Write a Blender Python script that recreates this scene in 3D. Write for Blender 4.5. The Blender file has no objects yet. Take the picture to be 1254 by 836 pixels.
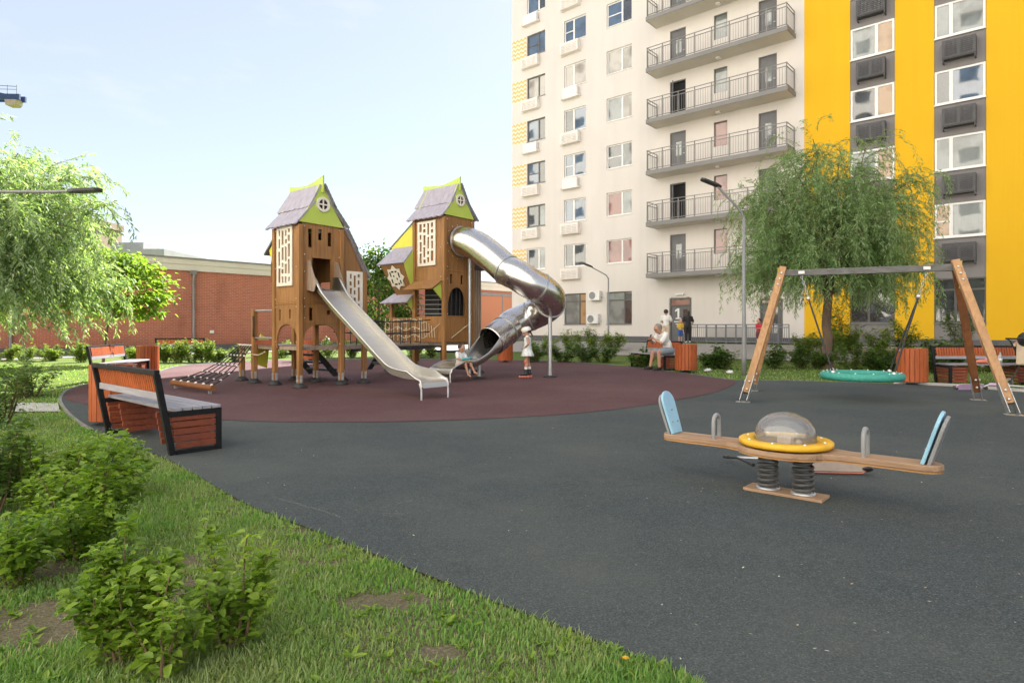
import bpy, bmesh, math, random
import numpy as np
from mathutils import Vector, Matrix, Quaternion
R = random.Random(7)
NR = np.random.default_rng(11)
sc = bpy.context.scene
COL = sc.collection
rad = math.radians

# ------------------------------------------------------------------ camera model
F, CX, HOR, CH = 770.0, 627.0, 401.0, 1.25
U = Vector((0.7515, -0.6598, 0)); U.normalize()       # along the facade, towards the right and nearer
N = Vector((-U.y, U.x, 0))                             # away from the viewer, into the facade
RZ = math.atan2(U.y, U.x)
FAC0 = Vector((0, 44.6, 0))

def G(px, py, z=0.0):
    Y = (CH - z) * F / (py - HOR)
    return Vector(((px - CX) / F * Y, Y, z))
def W(px, py, Y):
    return Vector(((px - CX) / F * Y, Y, CH + (HOR - py) / F * Y))
def facade_depth(x, y):
    return -((x - FAC0.x) * N.x + (y - FAC0.y) * N.y)
def ground_z(x, y):
    d = facade_depth(x, y)
    s = min(1, max(0, (13.2 - d) / 9.0))
    s = s * s * (3 - 2 * s)
    ext = min(1, max(0, (x + 3.0) / 4.0))
    return 0.42 * s * ext
def on(px, py):
    # point on the (gently rising) ground seen at a pixel
    Y = CH * F / max(py - HOR, 3)
    for _ in range(30):
        x = (px - CX) / F * Y
        Y = 0.5 * Y + 0.5 * (CH - ground_z(x, Y)) * F / max(py - HOR, 3)
    x = (px - CX) / F * Y
    return Vector((x, Y, ground_z(x, Y)))

# ------------------------------------------------------------------ materials
def mat(name, col, rough=0.6, metal=0.0, spec=0.5):
    m = bpy.data.materials.new(name); m.use_nodes = True
    p = m.node_tree.nodes['Principled BSDF']
    p.inputs['Base Color'].default_value = (*col, 1)
    p.inputs['Roughness'].default_value = rough
    p.inputs['Metallic'].default_value = metal
    p.inputs['Specular IOR Level'].default_value = spec
    return m
class NT:
    def __init__(s, m): s.t = m.node_tree; s.p = s.t.nodes.get('Principled BSDF'); s.coord = None
    def n(s, typ, **kw):
        nd = s.t.nodes.new(typ)
        for k, v in kw.items(): setattr(nd, k, v)
        return nd
    def l(s, a, b): s.t.links.new(a, b)
    def co(s, kind='Object', scale=(1, 1, 1), rot=(0, 0, 0)):
        tc = s.n('ShaderNodeTexCoord'); mp = s.n('ShaderNodeMapping')
        mp.inputs['Scale'].default_value = scale; mp.inputs['Rotation'].default_value = rot
        s.l(tc.outputs[kind], mp.inputs['Vector']); return mp.outputs[0]
    def geo(s, scale=(1, 1, 1)):
        tc = s.n('ShaderNodeNewGeometry'); mp = s.n('ShaderNodeMapping')
        mp.inputs['Scale'].default_value = scale
        s.l(tc.outputs['Position'], mp.inputs['Vector']); return mp.outputs[0]
    def noise(s, vec, scale, detail=4, rough=0.55):
        nd = s.n('ShaderNodeTexNoise'); nd.inputs['Scale'].default_value = scale
        nd.inputs['Detail'].default_value = detail; nd.inputs['Roughness'].default_value = rough
        s.l(vec, nd.inputs['Vector']); return nd.outputs['Fac']
    def ramp(s, fac, stops):
        nd = s.n('ShaderNodeValToRGB'); e = nd.color_ramp.elements
        while len(e) < len(stops): e.new(0.5)
        for el, (p, c) in zip(e, stops):
            el.position = p; el.color = (*c, 1) if len(c) == 3 else c
        s.l(fac, nd.inputs['Fac']); return nd.outputs['Color']
    def mix(s, fac, a, b, mode='MIX'):
        nd = s.n('ShaderNodeMix', data_type='RGBA', blend_type=mode)
        for i, v in ((0, fac), (6, a), (7, b)):
            if hasattr(v, 'links'): s.l(v, nd.inputs[i])
            elif i == 0: nd.inputs[0].default_value = v
            else: nd.inputs[i].default_value = (*v, 1)
        return nd.outputs[2]
    def math(s, op, a, b=0.0, c=None):
        nd = s.n('ShaderNodeMath', operation=op)
        for i, v in enumerate((a, b, c)):
            if v is None: continue
            if hasattr(v, 'links'): s.l(v, nd.inputs[i])
            else: nd.inputs[i].default_value = v
        return nd.outputs[0]
    def bump(s, h, strength=0.3, dist=0.01):
        nd = s.n('ShaderNodeBump'); nd.inputs['Strength'].default_value = strength
        nd.inputs['Distance'].default_value = dist
        s.l(h, nd.inputs['Height']); s.l(nd.outputs[0], s.p.inputs['Normal'])
    def col(s, c): s.l(c, s.p.inputs['Base Color'])

def varied(name, c1, c2, scale=3, rough=0.6, bump=0.1, stretch=(1, 1, 1), metal=0, detail=5, dist=0.004, spec=0.5, rr=0.12):
    m = mat(name, c1, rough, metal, spec); t = NT(m)
    v = t.co('Object', stretch)
    f = t.noise(v, scale, detail)
    t.col(t.ramp(f, [(0.3, c1), (0.7, c2)]))
    rf = t.noise(v, scale * 2.3, 3)
    t.l(t.math('MULTIPLY_ADD', rf, rr * 2, rough - rr), t.p.inputs['Roughness'])
    if bump: t.bump(t.noise(v, scale * 4, 4), bump, dist)
    return m

def wood_mat(name, base, dark, rough=0.6, vertical=True, spec=0.4):
    m = mat(name, base, rough, 0, spec); t = NT(m)
    st = (14, 14, 1.0) if vertical else (1.0, 14, 14)
    v = t.co('Object', st)
    f = t.noise(v, 1.6, 6, 0.65)
    g = t.noise(t.co('Object', (1, 1, 1)), 1.3, 3)
    c = t.ramp(f, [(0.25, tuple(x * .8 for x in dark)), (0.5, base), (0.78, tuple(min(1, x * 1.3) for x in base))])
    c = t.mix(t.ramp(g, [(0.35, (0, 0, 0)), (0.7, (0.75, 0.75, 0.75))]), c, tuple(x * 0.66 for x in base))
    inf = t.n('ShaderNodeObjectInfo')
    k = t.math('MULTIPLY_ADD', inf.outputs['Random'], 0.24, 0.88)
    cc = t.n('ShaderNodeCombineColor'); [t.l(k, cc.inputs[i]) for i in range(3)]
    t.col(t.mix(1.0, c, cc.outputs[0], 'MULTIPLY'))
    t.bump(f, 0.25, 0.003)
    return m

def leaf_mat(name, stops, trans=0.35, rough=0.5):
    m = bpy.data.materials.new(name); m.use_nodes = True
    t = NT(m); p = t.p
    g = t.n('ShaderNodeNewGeometry')
    c = t.ramp(g.outputs['Random Per Island'], stops)
    big = t.noise(t.geo(), 1.1, 2)
    c = t.mix(t.ramp(big, [(0.35, (0, 0, 0)), (0.68, (0.55, 0.55, 0.55))]), c, stops[-1][1])
    t.l(c, p.inputs['Base Color']); p.inputs['Roughness'].default_value = rough
    p.inputs['Specular IOR Level'].default_value = 0.35
    tr = t.n('ShaderNodeBsdfTranslucent'); t.l(t.mix(1.0, c, (1.35, 1.5, 0.6), 'MULTIPLY'), tr.inputs['Color'])
    mx = t.n('ShaderNodeMixShader'); mx.inputs[0].default_value = trans
    out = t.t.nodes['Material Output']
    t.l(p.outputs[0], mx.inputs[1]); t.l(tr.outputs[0], mx.inputs[2]); t.l(mx.outputs[0], out.inputs['Surface'])
    return m

M = {}
M['wood'] = wood_mat('brown_plywood', (0.335, 0.165, 0.058), (0.18, 0.08, 0.027))
M['woodpost'] = wood_mat('brown_post', (0.36, 0.175, 0.058), (0.21, 0.09, 0.03))
M['woodgrey'] = wood_mat('weathered_timber', (0.36, 0.27, 0.20), (0.2, 0.14, 0.10))
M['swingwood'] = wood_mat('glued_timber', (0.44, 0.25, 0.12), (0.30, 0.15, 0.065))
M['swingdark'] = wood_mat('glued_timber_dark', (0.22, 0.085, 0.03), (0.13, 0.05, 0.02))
M['orange'] = wood_mat('orange_stained_slats', (0.44, 0.105, 0.027), (0.27, 0.055, 0.015), 0.5)
M['orangeh'] = wood_mat('red_brown_boards', (0.25, 0.062, 0.030), (0.15, 0.036, 0.018), 0.55, False)
M['plank'] = wood_mat('seesaw_ply', (0.36, 0.235, 0.15), (0.2, 0.10, 0.045), 0.6, False)
M['plankedge'] = wood_mat('seesaw_ply_edge', (0.36, 0.19, 0.07), (0.22, 0.10, 0.03), 0.6, False)
M['seatgrey'] = wood_mat('grey_seat_boards', (0.33, 0.32, 0.35), (0.22, 0.21, 0.24), 0.55, False)
M['black'] = varied('black_steel', (0.018, 0.018, 0.02), (0.03, 0.03, 0.032), 20, 0.45, 0.05)
M['rubberblack'] = varied('black_plastic', (0.015, 0.015, 0.017), (0.04, 0.04, 0.042), 12, 0.6, 0.1)
M['grey'] = varied('grey_steel', (0.20, 0.205, 0.21), (0.28, 0.285, 0.29), 8, 0.45, 0.05)
M['lampgrey'] = varied('grey_lamp_paint', (0.20, 0.205, 0.20), (0.27, 0.275, 0.27), 5, 0.45, 0.03)
M['galv'] = varied('galvanised_steel', (0.42, 0.43, 0.44), (0.55, 0.56, 0.57), 9, 0.38, 0.05, metal=0.7)
M['lime'] = varied('lime_panel', (0.44, 0.56, 0.08), (0.50, 0.62, 0.11), 3, 0.5, 0.05)
M['yellowlime'] = varied('yellow_lime_panel', (0.66, 0.64, 0.05), (0.72, 0.70, 0.07), 3, 0.5, 0.05)
M['cream'] = varied('cream_panel', (0.72, 0.68, 0.58), (0.80, 0.76, 0.66), 4, 0.5, 0.04)
M['bolt'] = mat('bolt_steel', (0.75, 0.74, 0.70), 0.3, 0.8)
M['white'] = varied('white_paint', (0.72, 0.71, 0.69), (0.80, 0.79, 0.77), 3, 0.45, 0.03)
M['rope'] = varied('black_rope', (0.02, 0.02, 0.022), (0.05, 0.05, 0.05), 40, 0.8, 0.2)
M['ropelight'] = varied('tan_rope', (0.55, 0.45, 0.30), (0.65, 0.55, 0.38), 40, 0.8, 0.2)
M['teal'] = varied('teal_rope_wrap', (0.035, 0.26, 0.20), (0.06, 0.36, 0.29), 26, 0.65, 0.4)
M['blue'] = varied('light_blue_panel', (0.23, 0.44, 0.58), (0.29, 0.52, 0.66), 5, 0.42, 0.03)
M['yellowp'] = varied('yellow_disc', (0.62, 0.33, 0.012), (0.80, 0.47, 0.03), 7, 0.5, 0.15)
M['springgrey'] = varied('spring_steel', (0.06, 0.06, 0.062), (0.11, 0.11, 0.11), 14, 0.5, 0.08)
M['dark'] = mat('dark_interior', (0.012, 0.012, 0.014), 0.7)
M['lavender'] = None

def lavender():
    m = mat('lavender_roof', (0.36, 0.33, 0.39), 0.45); t = NT(m)
    v = t.co('Object'); f = t.noise(t.co('Object', (6, 6, 0.6)), 2.0, 5)
    t.col(t.ramp(f, [(0.3, (0.29, 0.265, 0.32)), (0.7, (0.43, 0.395, 0.455))]))
    t.bump(f, 0.2, 0.004); return m
M['lavender'] = lavender()

def steel(name, rough, col=(0.66, 0.64, 0.61), scale=(1, 1, 1)):
    m = mat(name, col, rough, 1.0); t = NT(m)
    v = t.co('Object', scale)
    f = t.noise(v, 3, 5); f2 = t.noise(t.co('Object', (2, 2, 60)), 2, 4)
    t.l(t.math('MULTIPLY_ADD', f, 0.16, rough - 0.08), t.p.inputs['Roughness'])
    t.col(t.ramp(f2, [(0.3, tuple(x * 0.88 for x in col)), (0.7, col)]))
    t.bump(t.noise(v, 1.7, 2), 0.06, 0.02)
    return m
M['steeltube'] = steel('polished_steel', 0.26, (0.72, 0.69, 0.65))
M['steelslide'] = steel('brushed_steel', 0.36, (0.60, 0.58, 0.54))

def rubber(name, c1, c2, speck, dirt):
    m = mat(name, c1, 0.88, 0, 0.25); t = NT(m)
    v = t.geo()
    f = t.noise(v, 110, 3, 0.8); f1 = t.noise(v, 38, 3, 0.8)
    c = t.ramp(f, [(0.34, tuple(x * 0.28 for x in c1)), (0.47, c1), (0.58, c2), (0.69, speck)])
    c = t.mix(t.ramp(f1, [(0.35, (0.5, 0.5, 0.5)), (0.6, (0, 0, 0))]), c, tuple(x * 0.5 for x in c1))
    big = t.noise(v, 0.45, 5, 0.6)
    c = t.mix(t.ramp(big, [(0.42, (0, 0, 0)), (0.72, (0.55, 0.55, 0.55))]), c, dirt)
    med = t.noise(v, 4.0, 5, 0.65)
    c = t.mix(t.ramp(med, [(0.5, (0, 0, 0)), (0.8, (0.22, 0.22, 0.22))]), c, dirt)
    sc_ = t.noise(t.geo((1.2, 9, 1)), 1.4, 6, 0.7)      # long scuffs
    c = t.mix(t.ramp(sc_, [(0.64, (0, 0, 0)), (0.72, (0.30, 0.30, 0.30))]), c, speck)
    t.col(c); t.bump(f, 0.8, 0.008)
    return m
M['rubber'] = rubber('grey_rubber', (0.060, 0.074, 0.077), (0.083, 0.099, 0.102), (0.21, 0.225, 0.22), (0.115, 0.125, 0.11))
M['maroon'] = rubber('maroon_rubber', (0.112, 0.051, 0.056), (0.138, 0.066, 0.069), (0.26, 0.17, 0.17), (0.15, 0.095, 0.09))

# ------------------------------------------------------------------ mesh builder
class MB:
    def __init__(s): s.v = []; s.f = []; s.sm = []
    def add(s, vs, fs, smooth=False):
        o = len(s.v); s.v += [tuple(p) for p in vs]
        s.f += [tuple(i + o for i in f) for f in fs]; s.sm += [smooth] * len(fs); return s
    def box(s, c, size, rot=None):
        hx, hy, hz = size[0] / 2, size[1] / 2, size[2] / 2; c = Vector(c)
        vs = [Vector((x, y, z)) for x in (-hx, hx) for y in (-hy, hy) for z in (-hz, hz)]
        if rot is not None: vs = [rot @ v for v in vs]
        return s.add([v + c for v in vs], [(0, 1, 3, 2), (4, 6, 7, 5), (0, 4, 5, 1), (2, 3, 7, 6), (0, 2, 6, 4), (1, 5, 7, 3)])
    def bb(s, x0, x1, y0, y1, z0, z1):
        return s.box(((x0 + x1) / 2, (y0 + y1) / 2, (z0 + z1) / 2), (abs(x1 - x0), abs(y1 - y0), abs(z1 - z0)))
    def beam(s, p0, p1, w, h, up=(0, 0, 1)):
        p0, p1 = Vector(p0), Vector(p1); d = p1 - p0; L = d.length; d.normalize()
        side = Vector(up).cross(d)
        if side.length < 1e-4: side = Vector((1, 0, 0)).cross(d)
        side.normalize(); u2 = d.cross(side)
        m = Matrix((d, side, u2)).transposed()
        return s.box((p0 + p1) / 2, (L, w, h), m)
    def tube(s, pts, r, seg=10, cap=True, closed=False, arc=None, smooth=True, up=None):
        pts = [Vector(p) for p in pts]; n = len(pts)
        rs = r if isinstance(r, (list, tuple)) else [r] * n
        T = []
        for i in range(n):
            a = pts[i - 1] if (i > 0 or closed) else pts[i]; b = pts[(i + 1) % n] if (i < n - 1 or closed) else pts[i]
            t = (b - a); t.normalize(); T.append(t)
        nrm = Vector(up) if up else Vector((0, 0, 1))
        if abs(nrm.dot(T[0])) > 0.9 and not up: nrm = Vector((1, 0, 0))
        vs = []; fs = []
        a0, a1 = (0, 2 * math.pi) if arc is None else arc
        m = seg if arc is None else seg + 1
        for i in range(n):
            nrm = nrm - T[i] * nrm.dot(T[i]); nrm.normalize()
            b = T[i].cross(nrm)
            for k in range(m):
                a = a0 + (a1 - a0) * k / seg
                vs.append(pts[i] + (nrm * math.cos(a) + b * math.sin(a)) * rs[i])
        last = n if closed else n - 1
        for i in range(last):
            j = (i + 1) % n
            for k in range(seg):
                k2 = (k + 1) % m
                fs.append((i * m + k, i * m + k2, j * m + k2, j * m + k))
        s.add(vs, fs, smooth)
        if cap and not closed and arc is None:
            s.add(vs[:m], [tuple(range(m))[::-1]]); s.add(vs[-m:], [tuple(range(m))])
        return s
    def lathe(s, prof, seg=24, c=(0, 0, 0), ax=None, smooth=True):
        # prof: list of (radius, height); ax: optional 3x3 matrix
        vs = []; fs = []; m = len(prof); c = Vector(c)
        for k in range(seg):
            a = 2 * math.pi * k / seg
            for (r, h) in prof:
                p = Vector((r * math.cos(a), r * math.sin(a), h))
                if ax is not None: p = ax @ p
                vs.append(p + c)
        for k in range(seg):
            k2 = (k + 1) % seg
            for i in range(m - 1):
                fs.append((k * m + i, k2 * m + i, k2 * m + i + 1, k * m + i + 1))
        return s.add(vs, fs, smooth)
    def ball(s, c, r, seg=12, rings=8, sc=(1, 1, 1), rot=None):
        vs = []; fs = []; c = Vector(c)
        for i in range(rings + 1):
            th = math.pi * i / rings
            for k in range(seg):
                a = 2 * math.pi * k / seg
                p = Vector((r * sc[0] * math.sin(th) * math.cos(a), r * sc[1] * math.sin(th) * math.sin(a), r * sc[2] * math.cos(th)))
                if rot is not None: p = rot @ p
                vs.append(p + c)
        for i in range(rings):
            for k in range(seg):
                k2 = (k + 1) % seg
                fs.append((i * seg + k, (i + 1) * seg + k, (i + 1) * seg + k2, i * seg + k2))
        return s.add(vs, fs, True)
    def cap(s, p0, p1, r0, r1, seg=10):
        p0, p1 = Vector(p0), Vector(p1)
        s.tube([p0, p1], [r0, r1], seg, True); s.ball(p0, r0, seg, 6); s.ball(p1, r1, seg, 6); return s
    def prism(s, poly, fr, th):
        o, a, b = Vector(fr[0]), Vector(fr[1]), Vector(fr[2]); c = a.cross(b); c.normalize()
        n = len(poly)
        v0 = [o + a * p[0] + b * p[1] - c * th / 2 for p in poly]; v1 = [p + c * th for p in v0]
        fs = [tuple(range(n))[::-1], tuple(range(n, 2 * n))]
        fs += [(i, (i + 1) % n, n + (i + 1) % n, n + i) for i in range(n)]
        return s.add(v0 + v1, fs)
    def grid(s, us, vs_, solid, fr, th):
        # sheet with rectangular holes: front, back, and edges round each hole
        o, a, b = Vector(fr[0]), Vector(fr[1]), Vector(fr[2]); c = a.cross(b); c.normalize()
        P = lambda u, v, w: o + a * u + b * v + c * w
        nu, nv = len(us) - 1, len(vs_) - 1
        S = lambda i, j: 0 <= i < nu and 0 <= j < nv and solid((us[i] + us[i + 1]) / 2, (vs_[j] + vs_[j + 1]) / 2)
        h = th / 2
        for i in range(nu):
            for j in range(nv):
                if not S(i, j): continue
                u0, u1, v0, v1 = us[i], us[i + 1], vs_[j], vs_[j + 1]
                s.add([P(u0, v0, h), P(u1, v0, h), P(u1, v1, h), P(u0, v1, h)], [(0, 1, 2, 3)])
                s.add([P(u0, v0, -h), P(u1, v0, -h), P(u1, v1, -h), P(u0, v1, -h)], [(3, 2, 1, 0)])
                for (di, dj, A, B) in ((-1, 0, (u0, v0), (u0, v1)), (1, 0, (u1, v1), (u1, v0)), (0, -1, (u1, v0), (u0, v0)), (0, 1, (u0, v1), (u1, v1))):
                    if not S(i + di, j + dj):
                        s.add([P(*A, -h), P(*B, -h), P(*B, h), P(*A, h)], [(0, 1, 2, 3)])
        return s
    def build(s, name, m, parent=None, bevel=0, smooth=None):
        me = bpy.data.meshes.new(name); me.from_pydata(s.v, [], s.f)
        me.polygons.foreach_set('use_smooth', [bool(x) for x in s.sm] if smooth is None else [smooth] * len(s.f))
        me.update()
        ms = m if isinstance(m, list) else [m]
        for x in ms: me.materials.append(x)
        o = bpy.data.objects.new(name, me); COL.objects.link(o)
        if parent is not None: o.parent = parent
        if bevel:
            b = o.modifiers.new('bevel', 'BEVEL'); b.width = bevel; b.segments = 2; b.limit_method = 'ANGLE'; b.angle_limit = rad(35)
        return o

def rects(us, vs, holes):
    U_ = sorted(set([round(x, 4) for x in us] + [round(x, 4) for h in holes for x in h[:2]]))
    V_ = sorted(set([round(x, 4) for x in vs] + [round(x, 4) for h in holes for x in h[2:]]))
    sol = lambda u, v: not any(h[0] < u < h[1] and h[2] < v < h[3] for h in holes)
    return U_, V_, sol

def tag(o, label=None, cat=None, group=None, kind=None):
    if label: o['label'] = label
    if cat: o['category'] = cat
    if group: o['group'] = group
    if kind: o['kind'] = kind
    return o
def empty(name, loc, rz=0.0):
    o = bpy.data.objects.new(name, None); COL.objects.link(o)
    o.location = loc; o.rotation_euler = (0, 0, rz); o.empty_display_size = 0.3
    return o
def copy_tree(o, parent=None):
    c = o.copy(); COL.objects.link(c)
    if parent is not None: c.parent = parent
    for ch in list(o.children): copy_tree(ch, c)
    return c
def np_mesh(name, V, faces_idx, loops_per, mats, parent=None, mat_idx=None, smooth=False):
    me = bpy.data.meshes.new(name)
    nf = len(faces_idx) // loops_per
    me.vertices.add(len(V)); me.vertices.foreach_set('co', np.asarray(V, dtype=np.float32).ravel())
    me.loops.add(len(faces_idx)); me.loops.foreach_set('vertex_index', np.asarray(faces_idx, dtype=np.int32))
    me.polygons.add(nf)
    me.polygons.foreach_set('loop_start', np.arange(0, nf * loops_per, loops_per, dtype=np.int32))
    me.polygons.foreach_set('loop_total', np.full(nf, loops_per, dtype=np.int32))
    if mat_idx is not None: me.polygons.foreach_set('material_index', np.asarray(mat_idx, dtype=np.int32))
    if smooth: me.polygons.foreach_set('use_smooth', np.ones(nf, dtype=bool))
    me.update(calc_edges=True); me.validate()
    for m in (mats if isinstance(mats, list) else [mats]): me.materials.append(m)
    o = bpy.data.objects.new(name, me); COL.objects.link(o)
    if parent is not None: o.parent = parent
    return o

def sheet(name, poly, z, m, kind='structure', sub=None):
    bm = bmesh.new()
    vs = [bm.verts.new((p[0], p[1], z)) for p in poly]
    f = bm.faces.new(vs)
    bmesh.ops.recalc_face_normals(bm, faces=[f])
    if f.normal.z < 0: f.normal_flip()
    bmesh.ops.triangulate(bm, faces=[f])
    me = bpy.data.meshes.new(name); bm.to_mesh(me); bm.free(); me.materials.append(m)
    o = bpy.data.objects.new(name, me); COL.objects.link(o); o['kind'] = kind
    return o
def smooth_curve(pts, n=8, closed=False):
    P = [Vector(p) for p in pts]; out = []
    m = len(P)
    for i in range(m if closed else m - 1):
        p0 = P[(i - 1) % m] if (closed or i > 0) else P[i]; p1 = P[i]; p2 = P[(i + 1) % m]
        p3 = P[(i + 2) % m] if (closed or i + 2 < m) else p2
        for k in range(n):
            t = k / n
            out.append(0.5 * ((2 * p1) + (p2 - p0) * t + (2 * p0 - 5 * p1 + 4 * p2 - p3) * t * t + (3 * p1 - p0 - 3 * p2 + p3) * t ** 3))
    if not closed: out.append(P[-1])
    return out
# ------------------------------------------------------------------ camera, sun, sky
cam = bpy.data.cameras.new('camera'); co = bpy.data.objects.new('camera', cam); COL.objects.link(co)
co.location = (0, 0, CH); co.rotation_euler = (rad(90), 0, 0)
cam.sensor_width = 36; cam.lens = 36 * F / 1254; cam.shift_y = -(418 - HOR) / 1254
cam.clip_start = 0.05; cam.clip_end = 3000
sc.camera = co
SUN_EL, SUN_AZ = rad(41), math.atan2(0.28, 0.96)
w = bpy.data.worlds.new('World'); sc.world = w; w.use_nodes = True
t = NT(w); bg = w.node_tree.nodes['Background']
sky = t.n('ShaderNodeTexSky', sky_type='NISHITA'); sky.sun_disc = False
sky.sun_elevation = SUN_EL; sky.sun_rotation = SUN_AZ
sky.air_density = 1.0; sky.dust_density = 0.25; sky.ozone_density = 1.2
tc = t.n('ShaderNodeTexCoord'); mp = t.n('ShaderNodeMapping'); mp.inputs['Scale'].default_value = (1.6, 1.6, 5)
t.l(tc.outputs['Generated'], mp.inputs[0])
cl = t.ramp(t.noise(mp.outputs[0], 2.3, 7, 0.6), [(0.55, (0, 0, 0)), (0.82, (0.5, 0.5, 0.5))])
veil = t.mix(0.55, sky.outputs[0], (3.75, 3.7, 3.85))
t.l(t.mix(cl, veil, (4.7, 4.75, 4.8)), bg.inputs['Color']); bg.inputs['Strength'].default_value = 0.065
sl = bpy.data.lights.new('sun', 'SUN'); sl.energy = 5.0; sl.angle = rad(0.53); sl.color = (1, 0.945, 0.885)
so = bpy.data.objects.new('sun', sl); COL.objects.link(so)
sd = Vector((math.sin(SUN_AZ) * math.cos(SUN_EL), math.cos(SUN_AZ) * math.cos(SUN_EL), math.sin(SUN_EL)))
so.rotation_euler = sd.to_track_quat('Z', 'Y').to_euler(); so.location = (0, 0, 80)
vs_ = sc.view_settings; vs_.view_transform = 'Standard'; vs_.look = 'None'; vs_.exposure = 1.84; vs_.gamma = 1
cy = sc.cycles; cy.use_denoising = True; cy.max_bounces = 8; cy.transparent_max_bounces = 8
cy.diffuse_bounces = 4; cy.glossy_bounces = 4; cy.transmission_bounces = 6; cy.caustics_reflective = False; cy.caustics_refractive = False
cy.sample_clamp_indirect = 6

# ------------------------------------------------------------------ ground
def ground_mat():
    m = mat('lawn_soil', (0.1, 0.1, 0.05), 0.95, 0, 0.1); t = NT(m)
    v = t.geo()
    f = t.noise(v, 0.8, 6, 0.65); fine = t.noise(v, 60, 4, 0.7); mid = t.noise(v, 7, 5, 0.6)
    grass = t.ramp(fine, [(0.3, (0.06, 0.11, 0.02)), (0.55, (0.12, 0.19, 0.04)), (0.8, (0.24, 0.27, 0.09))])
    grass = t.mix(t.ramp(mid, [(0.4, (0, 0, 0)), (0.75, (0.5, 0.5, 0.5))]), grass, (0.20, 0.19, 0.085))
    soil = t.ramp(fine, [(0.3, (0.10, 0.078, 0.052)), (0.52, (0.20, 0.165, 0.115)), (0.72, (0.36, 0.31, 0.23))])
    soil = t.mix(t.ramp(t.noise(v, 22, 4, 0.7), [(0.45, (0, 0, 0)), (0.7, (0.7, 0.7, 0.7))]), soil, (0.13, 0.135, 0.055))
    # trodden earth shows between the tufts close to the playground edge
    sp = t.n('ShaderNodeSeparateXYZ'); t.l(v, sp.inputs[0])
    near = t.ramp(t.math('MULTIPLY', sp.outputs[1], 0.1), [(0.5, (0.92, 0.92, 0.92)), (1.0, (0.0, 0.0, 0.0))])
    bare = t.ramp(f, [(0.56, (0, 0, 0)), (0.70, (0.75, 0.75, 0.75))])
    fac = t.mix(1.0, near, bare, 'ADD')
    t.col(t.mix(fac, grass, soil)); t.bump(fine, 0.8, 0.03)
    return m
xs = sorted(set([-900, -400, -200, -120, -80, -60] + list(np.arange(-50, 50.1, 1.0)) + [60, 80, 120, 200, 400, 900]))
ys = sorted(set([-900, -300, -120, -60, -30, -20] + list(np.arange(-12, 64.1, 1.0)) + [80, 120, 200, 400, 900, 1800]))
b = MB()
V = [(x, y, ground_z(x, y)) for y in ys for x in xs]; nx = len(xs)
b.add(V, [(j * nx + i, j * nx + i + 1, (j + 1) * nx + i + 1, (j + 1) * nx + i) for j in range(len(ys) - 1) for i in range(nx - 1)], True)
gro = b.build('ground', ground_mat()); gro['kind'] = 'structure'

# playground rubber: dark grey sheet with a maroon one laid over part of it
left_edge = [(905, 905), (850, 836), (780, 808), (690, 772), (600, 738), (540, 714), (450, 678), (370, 646), (300, 618), (240, 583), (196, 560), (150, 543), (112, 527), (88, 511), (76, 497), (74, 487), (84, 477), (110, 470), (150, 464), (190, 456)]
far_edge = [(230, 447), (330, 441.5), (450, 439.5), (560, 440), (640, 441), (705, 444), (772, 449), (829, 456), (868, 461.5), (905, 466), (980, 467), (1060, 469.5), (1110, 471), (1180, 475), (1254, 481), (1400, 490)]
grey_poly = [G(*p) for p in left_edge] + [G(*p) for p in far_edge]
grey_curve = smooth_curve([Vector((p.x, p.y, 0)) for p in grey_poly], 6)
tail = [Vector((14, 6, 0)), Vector((14, -4, 0)), Vector((3.0, -4, 0)), Vector((1.6, 0.6, 0))]
RUBBER_POLY = [(p.x, p.y) for p in grey_curve + tail]
o = sheet('rubber_surface', RUBBER_POLY, 0.016, M['rubber'])
mar = [(79, 489), (100, 495), (130, 500), (180, 506), (225, 511), (275, 515.5), (340, 518), (430, 518.5), (520, 517), (610, 513.5), (700, 508), (780, 499), (840, 489), (880, 480), (897, 472), (899, 467.2),
       (868, 463), (829, 457.2), (772, 450), (705, 445), (640, 442), (560, 441), (450, 440.5), (330, 442.5), (230, 448), (192, 457), (152, 465), (112, 471), (88, 478.5)]
mc = smooth_curve([Vector((G(*p).x, G(*p).y, 0)) for p in mar], 6, True)
o = sheet('maroon_surface', [(p.x, p.y) for p in mc], 0.021, M['maroon'])
# concrete edging along the rubber
conc = varied('concrete', (0.36, 0.35, 0.33), (0.48, 0.47, 0.44), 3, 0.85, 0.3)
M['kerbgrey'] = varied('grey_edging', (0.17, 0.165, 0.15), (0.25, 0.24, 0.22), 3, 0.9, 0.3)
def edging(name, pts, wd, h, m):
    b = MB(); n = len(pts)
    for i in range(n):
        d = (pts[min(i + 1, n - 1)] - pts[max(i - 1, 0)]); d.normalize(); s = Vector((-d.y, d.x, 0)) * wd / 2
        z = ground_z(pts[i].x, pts[i].y)
        b.v += [tuple(pts[i] - s + Vector((0, 0, z - 0.1))), tuple(pts[i] - s + Vector((0, 0, z + h))), tuple(pts[i] + s + Vector((0, 0, z + h))), tuple(pts[i] + s + Vector((0, 0, z - 0.1)))]
    for i in range(n - 1):
        for k in range(3):
            b.f.append((i * 4 + k, i * 4 + k + 1, i * 4 + 4 + k + 1, i * 4 + 4 + k)); b.sm.append(False)
    o = b.build(name, m); o['kind'] = 'structure'; return o
GC = [Vector((p.x, p.y, 0)) for p in grey_curve]
k0 = max(range(len(GC)), key=lambda i: -abs(GC[i].y - 7.6) - (50 if GC[i].x > 0 else 0))
edging('kerb', [p for p in GC[k0:] if p.x < 9.0 or p.y > 5], 0.05, 0.018, M['kerbgrey'])
edging('kerb', [p + Vector((0, 0.16, 0)) for p in smooth_curve([G(1100, 471), G(1180, 475), G(1254, 481), G(1400, 490)], 5)], 0.09, 0.07, conc)

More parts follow.
